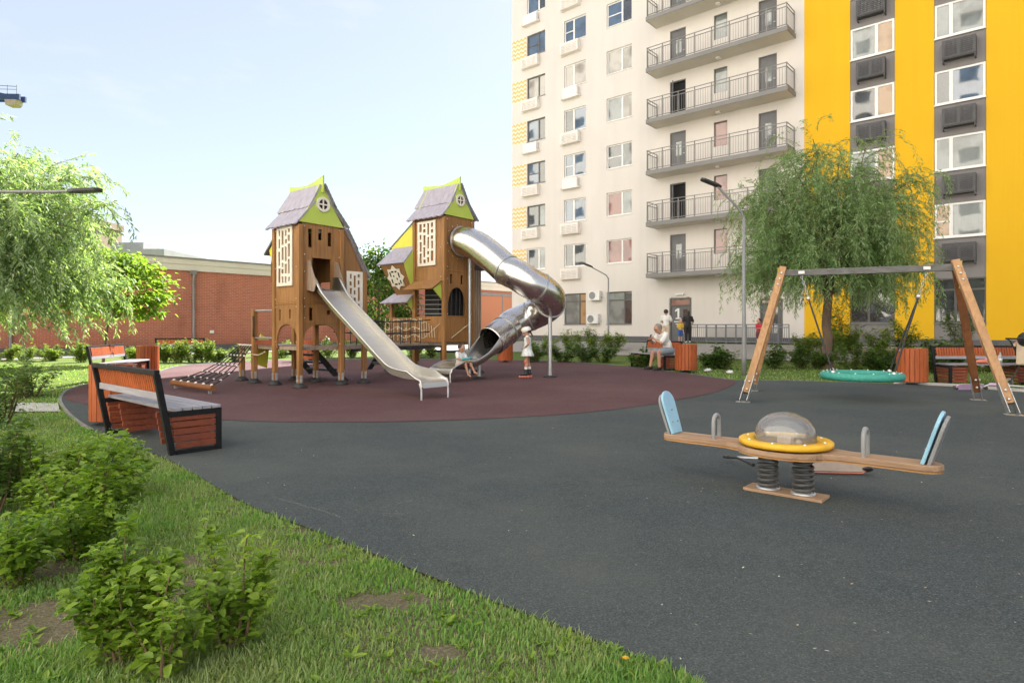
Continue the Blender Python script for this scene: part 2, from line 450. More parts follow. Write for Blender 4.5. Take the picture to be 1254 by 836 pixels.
def draped(name, poly, lift, m, step=1.0):
    # a strip between two polylines following the ground
    a, c = poly; b = MB(); n = 40; k = 8
    for i in range(n + 1):
        p = Vector(a[0]).lerp(Vector(a[1]), i / n); q = Vector(c[0]).lerp(Vector(c[1]), i / n)
        for j in range(k + 1):
            r = p.lerp(q, j / k); b.v.append((r.x, r.y, ground_z(r.x, r.y) + lift))
    for i in range(n):
        for j in range(k):
            b.f.append((i * (k + 1) + j, (i + 1) * (k + 1) + j, (i + 1) * (k + 1) + j + 1, i * (k + 1) + j + 1)); b.sm.append(True)
    o = b.build(name, m); o['kind'] = 'structure'; return o
pavem = mat('pavement', (0.33, 0.315, 0.29), 0.85); t = NT(pavem)
bk = t.n('ShaderNodeTexBrick'); bk.inputs['Scale'].default_value = 3.2; bk.inputs['Mortar Size'].default_value = 0.012
bk.inputs['Color1'].default_value = (0.35, 0.33, 0.30, 1); bk.inputs['Color2'].default_value = (0.30, 0.285, 0.265, 1); bk.inputs['Mortar'].default_value = (0.17, 0.16, 0.15, 1)
t.l(t.co('Object', (1, 1, 1), (0, 0, -RZ)), bk.inputs['Vector'])
t.col(t.mix(t.ramp(t.noise(t.geo(), 0.9, 5), [(0.4, (0, 0, 0)), (0.8, (0.5, 0.5, 0.5))]), bk.outputs['Color'], (0.40, 0.38, 0.34)))
fl = lambda tt, d: FAC0 + U * tt - N * d
draped('pavement', ((fl(-6, 3.6), fl(40, 3.6)), (fl(-6, 10.8), fl(40, 10.8))), 0.03, pavem)
draped('pavement', ((fl(-1, 0.0), fl(40, 0.0)), (fl(-1, 0.9), fl(40, 0.9))), 0.035, conc)
# path along the brick hall and stepping slab in the lawn on the left
A0 = Vector((-0.595 * 30.9, 30.9, 0))
br = lambda s, d: A0 + N * s + U * d
draped('path', ((br(-28, 1.2), br(30, 1.2)), (br(-28, 3.6), br(30, 3.6))), 0.02, pavem)
sl_ = [G(18, 494), G(71, 495), G(73, 505), G(14, 505)]
o = sheet('path', [(p.x, p.y) for p in sl_], 0.02, conc)
# seesaw position, and thin chalk lines drawn on the rubber
SE = Vector((2.03, 4.67, 0))
def streak():
    m = mat('chalk', (.5, .5, .48), .95, 0, .1); t = NT(m); v = t.geo()
    tr = t.n('ShaderNodeBsdfTransparent'); mx = t.n('ShaderNodeMixShader'); out = t.t.nodes['Material Output']
    t.l(t.ramp(t.noise(v, 35, 5, .7), [(.42, (0, 0, 0)), (.68, (.24, .24, .24))]), mx.inputs[0]); t.l(tr.outputs[0], mx.inputs[1]); t.l(t.p.outputs[0], mx.inputs[2]); t.l(mx.outputs[0], out.inputs['Surface'])
    return m
ch_m = streak()
def chalk(pts, wd):
    b = MB()
    for p, q in zip(pts[:-1], pts[1:]):
        d = (q - p).normalized(); sdd = Vector((-d.y, d.x, 0)) * wd / 2
        b.add([p - sdd, p + sdd, q + sdd, q - sdd], [(0, 1, 2, 3)])
    b.v = [(x, y, .0205) for x, y, z in b.v]
    o = b.build('chalk_line', ch_m); o['kind'] = 'structure'
chalk([G(336, 612), G(380, 624), G(420, 637)], .018); chalk([G(421, 637), G(500, 617), G(572, 598)], .016)

# ------------------------------------------------------------------ apartment building (local: x along facade, y inwards)
apt = empty('apartment_building', FAC0, RZ)
tag(apt, 'tall cream and yellow apartment block with railed balconies rising behind the playground', 'building')
def plaster(name, c, c2):
    m = mat(name, c, 0.85, 0, 0.2); t = NT(m)
    f = t.noise(t.co('Object', (1, 1, 0.35)), 0.5, 6, 0.6); g = t.noise(t.co(), 70, 3)
    c_ = t.ramp(f, [(0.3, c2), (0.7, c)])
    st_ = t.noise(t.co('Object', (2.2, 2.2, .05)), 1.0, 6, .7)
    t.col(t.mix(t.ramp(st_, [(0.5, (0, 0, 0)), (0.78, (0.15, 0.15, 0.15))]), c_, tuple(x * .72 for x in c2)))
    t.bump(g, 0.18, 0.004); return m
M['plcream'] = plaster('cream_render', (0.72, 0.672, 0.632), (0.65, 0.605, 0.57))
M['plyellow'] = plaster('yellow_render', (0.80, 0.465, 0.022), (0.77, 0.44, 0.02))
M['plgrey'] = plaster('grey_render', (0.25, 0.235, 0.235), (0.22, 0.205, 0.205))
M['plinth'] = plaster('dark_plinth', (0.14, 0.14, 0.145), (0.11, 0.11, 0.115))
def pane_mat(name, c1, c2, ior=2.0, fold=26):
    m = mat(name, c1, 0.03); t = NT(m); t.p.inputs['IOR'].default_value = ior
    v = t.co('Object', (1, 1, 1)); wv = t.n('ShaderNodeTexWave'); wv.inputs['Scale'].default_value = fold * 0.1
    wv.inputs['Distortion'].default_value = 2.5; wv.inputs['Detail'].default_value = 2
    mp2 = t.co('Object', (3, 0.1, 0.3)); t.l(mp2, wv.inputs['Vector'])
    f = t.noise(v, 0.9, 3)
    c = t.ramp(wv.outputs['Fac'], [(0.2, c1), (0.8, c2)])
    t.col(t.mix(t.ramp(f, [(0.45, (0, 0, 0)), (0.6, (0.7, 0.7, 0.7))]), c, tuple(x * 0.6 for x in c1)))
    t.bump(t.noise(v, 1.1, 1), 0.05, 0.05)
    return m
PANES = [pane_mat('pane_sky_reflection', (0.06, 0.10, 0.16), (0.10, 0.16, 0.25), 2.3), pane_mat('pane_dark', (0.045, 0.05, 0.055), (0.09, 0.095, 0.10), 2.2),  # blue panes hold the reflected sky in their base colour
         pane_mat('pane_curtain', (0.34, 0.31, 0.28), (0.50, 0.47, 0.43), 1.8), pane_mat('pane_greycurtain', (0.20, 0.22, 0.22), (0.32, 0.35, 0.34), 1.9),
         pane_mat('pane_tan', (0.38, 0.22, 0.10), (0.48, 0.33, 0.20), 1.8), pane_mat('pane_red', (0.28, 0.14, 0.12), (0.36, 0.2, 0.17), 1.8)]
M['mullion'] = mat('white_window_frame', (0.80, 0.79, 0.77), 0.35)
M['darkframe'] = mat('dark_window_frame', (0.10, 0.095, 0.09), 0.4)
M['doorgrey'] = varied('grey_door_paint', (0.105, 0.105, 0.112), (0.13, 0.13, 0.138), 2, 0.45, 0.02)
SILL, FH, WH = 5.24, 2.95, 1.46
sill = lambda k: SILL + FH * k
HT, DEPTH, TL = 37.0, 15.0, 36.0
C1, C2, C3 = (1.39, 2.99), (4.585, 6.32), (7.89, 9.69)
G1, G2 = (21.68, 23.55), (25.07, 26.93)
G3 = (28.6, 30.5)
BAL = (11.35, 19.17); DL, DW, DR = (12.22, 13.2), (14.86, 15.62), (17.31, 18.25)
floor_z = lambda k: 4.32 + FH * k
holes = []; KMAX = 8
for k in range(KMAX):
    for c in (C1, C2, C3): holes.append((*c, sill(k), sill(k) + WH))
    holes.append((*DL, floor_z(k), floor_z(k) + 2.3)); holes.append((*DR, floor_z(k), floor_z(k) + 2.3)); holes.append((*DW, floor_z(k) + 1.0, floor_z(k) + 2.35))
for c in (C1, C2, C3): holes.append((*c, 1.46, 3.47))
ENT = (12.21, 13.5, 0.46, 2.95); ENT2 = (17.4, 18.5, 0.46, 2.75)
holes += [ENT, ENT2]
us, vs2, sol = rects([0, 19.59], [0.72, 26.0], holes)
fr = (Vector((0, 0.15, 0)), Vector((1, 0, 0)), Vector((0, 0, 1)))
frp = (Vector((0, 0.0, 0)), Vector((1, 0, 0)), Vector((0, 0, 1)))
MB().grid(us, vs2, lambda u, v: sol(u, v), fr, 0.30).build('wall', M['plcream'], apt)
b = MB(); b.bb(0, 19.59, 0, 0.3, 26.0, HT); b.bb(0, 0.3, 0.301, DEPTH, 0.3, HT); b.bb(0.3, TL, DEPTH - 0.3, DEPTH, 0.3, HT); b.bb(TL - 0.3, TL, 0.301, DEPTH - 0.3, 0.3, HT)
b.build('wall', M['plcream'], apt)
MB().bb(0.3, TL - 0.3, 0.3, DEPTH - 0.3, HT - 0.5, HT - 0.05).build('roof', M['plgrey'], apt)
b = MB()
for (x0, x1) in ((19.592, G1[0]), (G1[1], G2[0]), (G2[1], G3[0]), (G3[1], TL)): b.bb(x0, x1, 0.0, 0.30, 0.72, HT)
b.build('yellow_wall', M['plyellow'], apt)
for g in (G1, G2, G3):
    zz_ = [(0.72, 1.44), (3.42, sill(0) - 0.04)] + [(sill(k) + WH + 0.03, sill(k + 1) - 0.04) for k in range(9)] + [(sill(9) + WH, HT)]
    for (z0, z1) in zz_: MB().bb(g[0] + .001, g[1] - .001, 0.04, 0.30, z0, z1).build('grey_panel', M['plgrey'], apt)
b = MB()
for (x0, x1) in ((-0.03, ENT[0] - .06), (ENT[1] + .06, ENT2[0] - .06), (ENT2[1] + .06, TL)): b.bb(x0, x1, -0.03, 0.29, 0.0, 0.72)
b.build('plinth', M['plinth'], apt)

def window(x0, x1, z0, z1, y, split, frame_m, pm, fw=0.07, extra=None, sillp=True):
    b = MB(); d = 0.07
    b.bb(x0, x0 + fw, y, y + d, z0, z1); b.bb(x1 - fw, x1, y, y + d, z0, z1)
    b.bb(x0 + fw, x1 - fw, y, y + d, z0, z0 + fw); b.bb(x0 + fw, x1 - fw, y, y + d, z1 - fw, z1)
    xm = x0 + (x1 - x0) * split
    b.bb(xm - fw * .8, xm + fw * .8, y + .001, y + d - .001, z0 + fw, z1 - fw)
    if extra == 'bar': zc = z0 + (z1 - z0) * 0.48; b.bb(x0 + fw, xm - fw * .8, y + .002, y + d, zc - .03, zc + .03)
    if extra == 'top': zc = z0 + (z1 - z0) * 0.74; b.bb(x0 + fw, xm - fw * .8, y + .002, y + d, zc - .04, zc + .04); b.bb(xm + fw * .8, x1 - fw, y + .002, y + d, zc - .04, zc + .04)
    wn = b.build('window', frame_m, apt)
    for (a, c, m) in ((x0 + fw, xm - fw * .8, pm[0]), (xm + fw * .8, x1 - fw, pm[1])):
        MB().bb(a - .01, c + .01, y + 0.03, y + 0.045, z0 + fw - .01, z1 - fw + .01).build('pane', m, wn)
    if sillp: MB().bb(x0 - 0.03, x1 + 0.03, -0.05, y, z0 - 0.045, z0 - 0.003).build('sill', frame_m if frame_m is M['mullion'] else M['grey'], wn)
    return wn
rp = random.Random(5)
P = PANES
c1p = {0: (1, 3), 1: (1, 3), 2: (0, 1), 3: (0, 1), 4: (2, 2), 5: (0, 0), 6: (0, 1), 7: (0, 1)}
c2p = {0: (1, 1), 1: (0, 0), 2: (0, 0), 3: (1, 0), 4: (2, 2), 5: (0, 0), 6: (3, 0), 7: (0, 0)}
c3p = {0: (5, 5), 1: (5, 3), 2: (1, 3), 3: (3, 2), 4: (2, 2), 5: (0, 1), 6: (3, 2), 7: (0, 2)}
for k in range(KMAX):
    for c, tb, sp, fm in ((C1, c1p, .62, M['darkframe'] if 0 < k < 6 else M['mullion']), (C2, c2p, .42, M['mullion']), (C3, c3p, .6, M['mullion'])):
        a, q = tb[k]; window(*c, sill(k), sill(k) + WH, 0.10, sp, fm, (P[a], P[q]), extra='bar' if (k + int(c[0])) % 3 == 0 else None)
    window(*DW, floor_z(k) + 1.0, floor_z(k) + 2.35, 0.10, 0.96, M['darkframe'], (P[5] if k < 3 else P[3], P[1]), 0.04, sillp=False)
    for i, d in enumerate((DL, DR)):
        z0 = floor_z(k); opened = (i == 0 and k in (1, 3))
        b = MB(); b.bb(d[0], d[0] + .06, .06, .2, z0, z0 + 2.3); b.bb(d[1] - .06, d[1], .06, .2, z0, z0 + 2.3); b.bb(d[0] + .06, d[1] - .06, .06, .2, z0 + 2.24, z0 + 2.3)
        dr = b.build('door', M['doorgrey'], apt)
        if opened:
            MB().bb(d[0] + .06, d[1] - .06, .26, .28, z0, z0 + 2.24).build('opening', M['dark'], dr)
            MB().box((d[0] + .26, -.18, z0 + 1.12), (.5, .05, 2.2), Matrix.Rotation(rad(-62), 3, 'Z')).build('door_leaf', M['doorgrey'], dr)
        else:
            bm_ = MB(); us_, vv_, s_ = rects([d[0] + .06, d[1] - .06], [z0, z0 + 2.24], [(d[0] + .3, d[1] - .3, z0 + 0.95, z0 + 1.75)])
            bm_.grid(us_, vv_, s_, (Vector((0, .12, 0)), Vector((1, 0, 0)), Vector((0, 0, 1))), .05).build('door_leaf', M['doorgrey'], dr)
            MB().bb(d[0] + .29, d[1] - .29, .115, .125, z0 + .94, z0 + 1.76).build('pane', P[3], dr)
            MB().bb(d[1] - .2, d[1] - .1, .05, .09, z0 + 1.02, z0 + 1.05).build('handle', M['galv'], dr)
# ground-floor windows: dark frames with a transom
for c, pp in ((C1, (1, 1)), (C2, (3, 4)), (C3, (3, 1))): window(*c, 1.46, 3.47, 0.12, .68, M['darkframe'], (P[pp[0]], P[pp[1]]), .06, 'top')
for g, pp in ((G1, (1, 1)), (G2, (1, 1)), (G3, (1, 1))): window(g[0], g[1], 1.47, 3.42, 0.06, .42, M['darkframe'], (P[pp[0]], P[pp[1]]), .06, 'top')
# white strip windows between grey panels, with charcoal baskets below
g1p = [(1, 1), (3, 4), (1, 4), (3, 4), (3, 4), (3, 1), (3, 1), (1, 3), (3, 3)]; g2p = [(4, 3), (3, 3), (1, 0), (3, 3), (3, 1), (1, 3), (3, 3), (1, 3), (3, 3)]
for k in range(7):
    for g, tb, sp in ((G1, g1p, .6), (G2, g2p, .33), (G3, g2p, .33)):
        window(g[0] + .02, g[1] - .02, sill(k) - .02, sill(k) + WH + .01, 0.01, sp, M['mullion'], (P[tb[k][0]], P[tb[k][1]]), .085, 'bar' if (g is G2 and k == 0) else None, True)

M['basketwhite'] = varied('cream_basket', (0.76, 0.70, 0.645), (0.81, 0.75, 0.70), 3, 0.6, 0.02)
M['basketdark'] = varied('charcoal_basket', (0.045, 0.045, 0.05), (0.07, 0.07, 0.075), 5, 0.45, 0.03)
def basket(x0, x1, z0, z1, dep, m, dark=False, unit=False, open_=False):
    b = MB(); y0 = -dep
    b.bb(x0, x1, y0, 0.0, z0, z0 + .04)
    if dark:
        hol = []
        n = 7; xm = (x0 + x1) / 2
        for i in range(n):
            zz = z0 + .12 + i * (z1 - z0 - .2) / n
            hol += [(x0 + .1, xm - .05, zz, zz + .055), (xm + .05, x1 - .1, zz, zz + .055)]
        us_, vv_, s_ = rects([x0, x1], [z0 + .041, z1], hol)
        bb_ = MB(); bb_.grid(us_, vv_, s_, (Vector((0, y0 - .015, 0)), Vector((1, 0, 0)), Vector((0, 0, 1))), .03)
        # wave the slats
        nv = []
        for (x, y, z) in bb_.v:
            nv.append((x, y, z))
        b.add(bb_.v, bb_.f)
        for xx in (x0, x1 - .03): b.bb(xx, xx + .03, y0 + .001, 0, z0 + .041, z1)
        for i in range(n):      # zigzag slats behind the grille openings
            zz = z0 + .15 + i * (z1 - z0 - .2) / n
            for (a, c) in ((x0 + .1, xm - .05), (xm + .05, x1 - .1)):
                m_ = 6
                for q in range(m_):
                    xa = a + (c - a) * q / m_; xb = a + (c - a) * (q + 1) / m_; dz = .018 if q % 2 else -.018
                    b.beam((xa, y0 - .03, zz - dz), (xb, y0 - .03, zz + dz), .014, .022)
        for xx in (x0 + .03, x1 - .03): b.beam((xx, y0 + .03, z0 - .1), (xx, 0.03, z0 - .1), .05, .05); b.beam((xx, y0 + .03, z0 - .1), (xx, y0 + .03, z0), .05, .05)
    elif open_:
        b.bb(x0, x0 + .03, y0, 0, z0 + .041, z0 + .12); b.bb(x1 - .03, x1, y0, 0, z0 + .041, z0 + .12)
    else:
        hol = [(x0 + .08 + i * (x1 - x0 - .16) / 3 + .03, x0 + .08 + (i + 1) * (x1 - x0 - .16) / 3 - .03, z0 + .1 + j * .1, z0 + .13 + j * .1) for i in range(3) for j in range(int((z1 - z0 - .12) / .1))]
        us_, vv_, s_ = rects([x0, x1], [z0 + .041, z1], hol)
        b.grid(us_, vv_, s_, (Vector((0, y0 - .015, 0)), Vector((1, 0, 0)), Vector((0, 0, 1))), .03)
        for xx in (x0, x1 - .03): b.bb(xx, xx + .03, y0 + .001, 0, z0 + .041, z1)
        b.beam((x0, y0 + .02, z0 - .12), (x0, 0.02, z0 - .02), .03, .03)
    o = b.build('ac_basket', m, apt)
    if unit: ac_unit(x0 + .12, x1 - .12, z0 + .05, min(z1 + .05, z0 + .68), -dep + .04, -.05, o)
    return o
def ac_unit(x0, x1, z0, z1, y0, y1, parent):
    b = MB(); b.bb(x0, x1, y0, y1, z0, z1)
    o = b.build('ac_unit', M['white'], parent, 0.015)
    return o
for k in range(KMAX):
    z1 = sill(k) - .14
    if k > 0 or True:
        basket(1.12, 2.55, z1 - .70, z1, .33, M['basketwhite'], unit=(k in (3, 6)), open_=(k in (3, 6)))
        basket(4.5, 5.92, z1 - .70, z1, .33, M['basketwhite'], unit=(k in (2, 4, 7)), open_=(k in (2, 4, 7)))
for k in range(8):
    for x0 in (G1[0] + .33, G2[0] + .33, G3[0] + .33): basket(x0, x0 + 1.2, sill(k) - 1.12, sill(k) - .32, .34, M['basketdark'], dark=True, unit=(k == 4 and x0 < 23))
# wall air conditioners by the ground-floor windows
for (px, py) in ((730.5, 362), (728.5, 390.5)):
    k = (px - CX) / F; tt = 44.6 * k / (.7515 + .6598 * k); Y = 44.6 - .6598 * tt; z = CH + (HOR - py) / F * Y
    b = MB(); b.bb(tt - .42, tt + .42, -.32, -.04, z - .3, z + .3); o = b.build('ac_unit', M['white'], apt, .02)
    f = MB(); f.lathe([(.0, 0), (.19, 0), (.22, .012), (.24, 0)], 24, (tt - .12, -.322, z), Matrix.Rotation(rad(90), 3, 'X')); f.build('fan_grille', M['grey'], o)
    f = MB(); f.tube([(tt + .44, -.1, z), (tt + .6, -.03, z - .1), (tt + .62, -.03, z - .7 if py < 370 else z - .5)], .025, 8); f.build('pipe', M['basketwhite'], o)
# patterned panels beside the corner windows
pm = mat('zigzag_pattern', (0.76, 0.7, 0.62), 0.8); t = NT(pm)
sp = t.n('ShaderNodeSeparateXYZ'); tcx = t.n('ShaderNodeTexCoord'); t.l(tcx.outputs['Object'], sp.inputs[0])
zz = t.math('ABSOLUTE', t.math('SUBTRACT', t.math('FRACT', t.math('MULTIPLY', sp.outputs[0], 2.9)), 0.5))
ph = t.math('FRACT', t.math('ADD', t.math('MULTIPLY', sp.outputs[2], 3.4), zz))
t.col(t.mix(t.math('GREATER_THAN', ph, 0.52), (0.76, 0.69, 0.58), (0.70, 0.47, 0.14)))
for k in range(KMAX):
    if k == 6: continue
    MB().bb(0.04, 1.34, -0.006, 0.02, sill(k) - .02, sill(k) + WH + .02).build('patterned_panel', pm, apt)
# balconies
M['slab'] = plaster('balcony_concrete', (0.66, 0.61, 0.54), (0.58, 0.54, 0.48))
M['slabedge'] = plaster('balcony_edge', (0.27, 0.26, 0.255), (0.23, 0.225, 0.22))
M['rail'] = varied('grey_railing', (0.17, 0.165, 0.16), (0.22, 0.215, 0.21), 4, 0.45, 0.02)
for k in range(KMAX):
    z = floor_z(k)
    sb = MB().bb(BAL[0] + .01, BAL[1] - .01, -1.24, -.001, z - .2, z - .03).build('balcony', M['slab'], apt)
    e = MB(); e.bb(BAL[0], BAL[1], -1.27, -1.241, z - .21, z + .02); e.bb(BAL[0] - .02, BAL[0] + .009, -1.24, -.001, z - .21, z + .02); e.bb(BAL[1] - .009, BAL[1] + .02, -1.24, -.001, z - .21, z + .02)
    e.build('slab_edge', M['slabedge'], sb)
    r = MB(); y = -1.2; x0, x1 = BAL[0] + .05, BAL[1] - .05; h0, h1, h2 = z + .12, z + 1.0, z + 1.18
    for zz_ in (h0, h1, h2):
        r.beam((x0, y, zz_), (x1, y, zz_), .035, .035)
        for xx in (x0, x1): r.beam((xx, y + .02, zz_), (xx, -.02, zz_), .035, .035)
    n = 8
    for i in range(n + 1):
        xx = x0 + (x1 - x0) * i / n; r.beam((xx, y, z - .05), (xx, y, h2 + .03), .045, .045)
    n = 56
    for i in range(n):
        xx = x0 + (x1 - x0) * (i + .5) / n; r.beam((xx, y, h0), (xx, y, h1), .013, .013)
    for xx in (x0, x1):
        for i in range(8): yy = y + (1.16) * (i + .6) / 8; r.beam((xx, yy, h0), (xx, yy, h1), .013, .013)
        r.beam((xx, -.05, z - .03), (xx, -.05, h2), .045, .045); 
    r.build('railing', M['rail'], sb)
    l = MB(); l.box((15.3, -.45, z - .24), (.22, .22, .08)); l.build('ceiling_lamp', M['white'], sb)
# entrance doors
for i, E in enumerate((ENT, ENT2)):
    b = MB(); b.bb(E[0] - .05, E[0] + .07, .0, .2, E[2], E[3]); b.bb(E[1] - .07, E[1] + .05, 0, .2, E[2], E[3]); b.bb(E[0] + .07, E[1] - .07, 0, .2, E[3] - .08, E[3] + .05); b.bb(E[0] + .07, E[1] - .07, 0, .2, E[2] + 2.02, E[2] + 2.09)
    dr = b.build('door', M['darkframe'], apt)
    MB().bb(E[0] + .06, E[1] - .06, .06, .075, E[2] + 2.08, E[3] - .07).build('pane', P[5], dr)
    us_, vv_, s_ = rects([E[0] + .07, E[1] - .07], [E[2], E[2] + 2.02], [(E[1] - .5, E[1] - .22, E[2] + .5, E[2] + 1.85)])
    MB().grid(us_, vv_, s_, (Vector((0, .08, 0)), Vector((1, 0, 0)), Vector((0, 0, 1))), .05).build('door_leaf', M['doorgrey'], dr)
    MB().bb(E[1] - .51, E[1] - .21, .078, .09, E[2] + .49, E[2] + 1.86).build('pane', P[1], dr)
    MB().tube([(E[0] + .62, .0, E[2] + .75), (E[0] + .62, -.0, E[2] + 1.25)], .018, 8).build('handle', M['galv'], dr)
    MB().box(((E[0] + E[1]) / 2, -.08, E[3] + .22), (.5, .12, .1)).build('lamp', M['white'], dr)
    if i == 0:
        nb_ = MB(); nb_.prism([(-.05, 0), (.07, 0), (.07, .62), (-.03, .62), (-.19, .52), (-.19, .42), (-.05, .49)], (Vector((0, 0, 0)), Vector((1, 0, 0)), Vector((0, 1, 0))), .008); nb_.prism([(-.16, -.0), (-.0501, -.0), (-.0501, .07), (-.16, .07)], (Vector((0, 0, 0)), Vector((1, 0, 0)), Vector((0, 1, 0))), .008); nb_.prism([(.0701, 0), (.18, 0), (.18, .07), (.0701, .07)], (Vector((0, 0, 0)), Vector((1, 0, 0)), Vector((0, 1, 0))), .008)
        me = bpy.data.meshes.new('number'); me.from_pydata(nb_.v, [], nb_.f); me.materials.append(M['white'])
        no = bpy.data.objects.new('number', me); COL.objects.link(no); no.parent = dr
        no.location = (E[0] + .50, .046, E[2] + 1.28); no.rotation_euler = (rad(90), 0, 0)
        MB().bb(E[0] + .24, E[0] + .76, .045, .053, E[2] + 1.10, E[2] + 1.16).build('underline', M['white'], dr)
        MB().bb(E[0] + .34, E[0] + .66, .045, .053, E[2] + .97, E[2] + 1.02).build('underline', M['white'], dr)

# entrance ramp railing
M['ramprail'] = varied('ramp_railing_grey', (0.16, 0.165, 0.18), (0.2, 0.205, 0.22), 5, 0.4, 0.02)
rr = empty('ramp_railing', fl(14.6, 2.6) + Vector((0, 0, .40)), RZ); tag(rr, 'low grey metal railing with close vertical bars along the entrance ramp', 'railing')
def rail_run(x0, x1, y, name, n, h0=.12, h1=1.0):
    b = MB(); 
    for z in (h0, h1 - .14, h1): b.tube([(x0, y, z), (x1, y, z)], .022, 8)
    for i in range(n + 1): xx = x0 + (x1 - x0) * i / n; b.tube([(xx, y, 0 if i % 5 == 0 else h0), (xx, y, h1 if i % 5 == 0 else h1 - .14)], .024 if i % 5 == 0 else .011, 6, smooth=True)
    return b.build(name, M['ramprail'], rr)
rail_run(0, 4.6, 0, 'near_rail', 45); rail_run(.3, 4.6, 1.5, 'far_rail', 40)

# ------------------------------------------------------------------ block of flats across the yard, behind the viewer
opp = empty('opposite_building', FAC0 - N * 51 + U * 2, RZ)
tag(opp, 'pale apartment block across the yard facing the playground', 'building')
hol = [(x, x + 1.8, 1.6 + 2.95 * k, 3.1 + 2.95 * k) for k in range(15) for x in np.arange(-54, 66, 5.2)]
us_, vv_, s_ = rects([-58, 68], [0, 47], hol)
MB().grid(us_, vv_, s_, (Vector((0, 0, 0)), Vector((1, 0, 0)), Vector((0, 0, 1))), .3).build('wall', plaster('white_render', (0.84, 0.81, 0.76), (0.80, 0.77, 0.72)), opp)
b = MB(); b.bb(-57.8, 67.8, -12, -.16, 0.02, 46.8); b.build('core', P[1], opp)

# ------------------------------------------------------------------ brick hall on the left
hall = empty('brick_hall', A0, math.atan2(N.y, N.x))      # local x along the wall, local y away from the yard
tag(hall, 'long low red brick hall with pale parapet along the left side', 'building')
bm_ = mat('red_brick', (0.36, 0.12, 0.08), 0.85, 0, 0.2); t = NT(bm_)
bk = t.n('ShaderNodeTexBrick'); bk.offset = .5
bk.inputs['Scale'].default_value = 1.0; bk.inputs['Brick Width'].default_value = .26; bk.inputs['Row Height'].default_value = .085; bk.inputs['Mortar Size'].default_value = .009
bk.inputs['Color1'].default_value = (0.42, 0.125, 0.075, 1); bk.inputs['Color2'].default_value = (0.32, 0.09, 0.055, 1); bk.inputs['Mortar'].default_value = (0.42, 0.30, 0.25, 1); bk.inputs['Bias'].default_value = -.2
v = t.co('Object', (1, 1, 1), (rad(90), 0, 0))
sp = t.n('ShaderNodeSeparateXYZ'); tcx = t.n('ShaderNodeTexCoord'); t.l(tcx.outputs['Object'], sp.inputs[0]); cb = t.n('ShaderNodeCombineXYZ'); t.l(sp.outputs[0], cb.inputs[0]); t.l(sp.outputs[2], cb.inputs[1])
t.l(cb.outputs[0], bk.inputs['Vector'])
f = t.noise(t.co('Object', (1, 1, 1)), .7, 5, .6)
t.col(t.mix(t.ramp(f, [(.4, (0, 0, 0)), (.75, (.45, .45, .45))]), bk.outputs['Color'], (0.46, 0.17, 0.105)))
b_in = t.p.inputs['Base Color'].links[0].from_socket
stn = t.noise(t.co('Object', (.5, 1, .12)), 1.6, 6, .7)
dirt = t.ramp(t.math('ADD', t.math('MULTIPLY', sp.outputs[2], .55), t.math('MULTIPLY', stn, 1.1)), [(.55, (.55, .55, .55)), (.95, (0, 0, 0))])
c2_ = t.mix(t.ramp(stn, [(.52, (0, 0, 0)), (.72, (.5, .5, .5))]), b_in, (.24, .085, .06))
t.col(t.mix(dirt, c2_, (.20, .11, .08)))
t.bump(bk.outputs['Fac'], -.3, .006)
s0, s1 = -30, 46
MB().bb(s0, s1, 0, .35, .35, 4.20).build('wall', bm_, hall)
MB().bb(s0, s1, -.04, .36, 0, .35).build('plinth', M['plinth'], hall)
pp = MB(); pp.bb(s0, s1, -.10, .4, 4.2, 4.24); pp.bb(s0, s1, -.06, .4, 4.24, 4.52); pp.bb(s0, s1, -.10, .4, 4.521, 4.80); pp.build('parapet', plaster('cream_parapet', (0.66, 0.62, 0.55), (0.58, 0.54, 0.47)), hall)
MB().bb(s0, s1, -.16, .5, 4.80, 4.87).build('coping', M['rail'], hall)
b = MB(); b.bb(s0, s1, .37, 18, 3.9, 4.1); b.bb(s0, s0 + .3, .37, 18, 0, 4.1); b.bb(s1 - .3, s1, .37, 18, 0, 4.1); b.build('roof', M['plgrey'], hall)
def sx(px):
    k = (px - CX) / F; return 30.9 * (k + .595) / (.662 - .7496 * k)
for px in (236, 12):
    s = sx(px); b = MB(); b.tube([(s, -.12, 4.12), (s, -.16, 3.95), (s, -.12, 3.8), (s, -.12, .2), (s, -.3, .12)], .065, 10); b.box((s, -.1, 4.12), (.3, .22, .2))
    b.build('downpipe', M['rail'], hall)
MB().bb(sx(257), sx(257) + .2, -.06, -.001, .95, 1.1).build('socket_box', M['white'], hall)
s_a, s_b = sx(588), sx(628)
pc = plaster('terracotta_panel', (0.46, 0.20, 0.12), (0.42, 0.18, 0.11))
b = MB()
for i in range(3): w_ = (s_b + 4 - s_a) / 3; b.bb(s_a + i * w_ + .06, s_a + (i + 1) * w_ - .06, -.05, -.001, .4, 3.75)
b.build('gate_panel', pc, hall)
b = MB()
for i in range(4): w_ = (s_b + 4 - s_a) / 3; b.bb(s_a + i * w_ - .06, s_a + i * w_ + .06, -.08, -.001, .36, 4.0)
b.bb(s_a + .061, s_b + 3.9, -.07, -.052, 3.76, 4.0); b.build('gate_frame', M['rail'], hall)

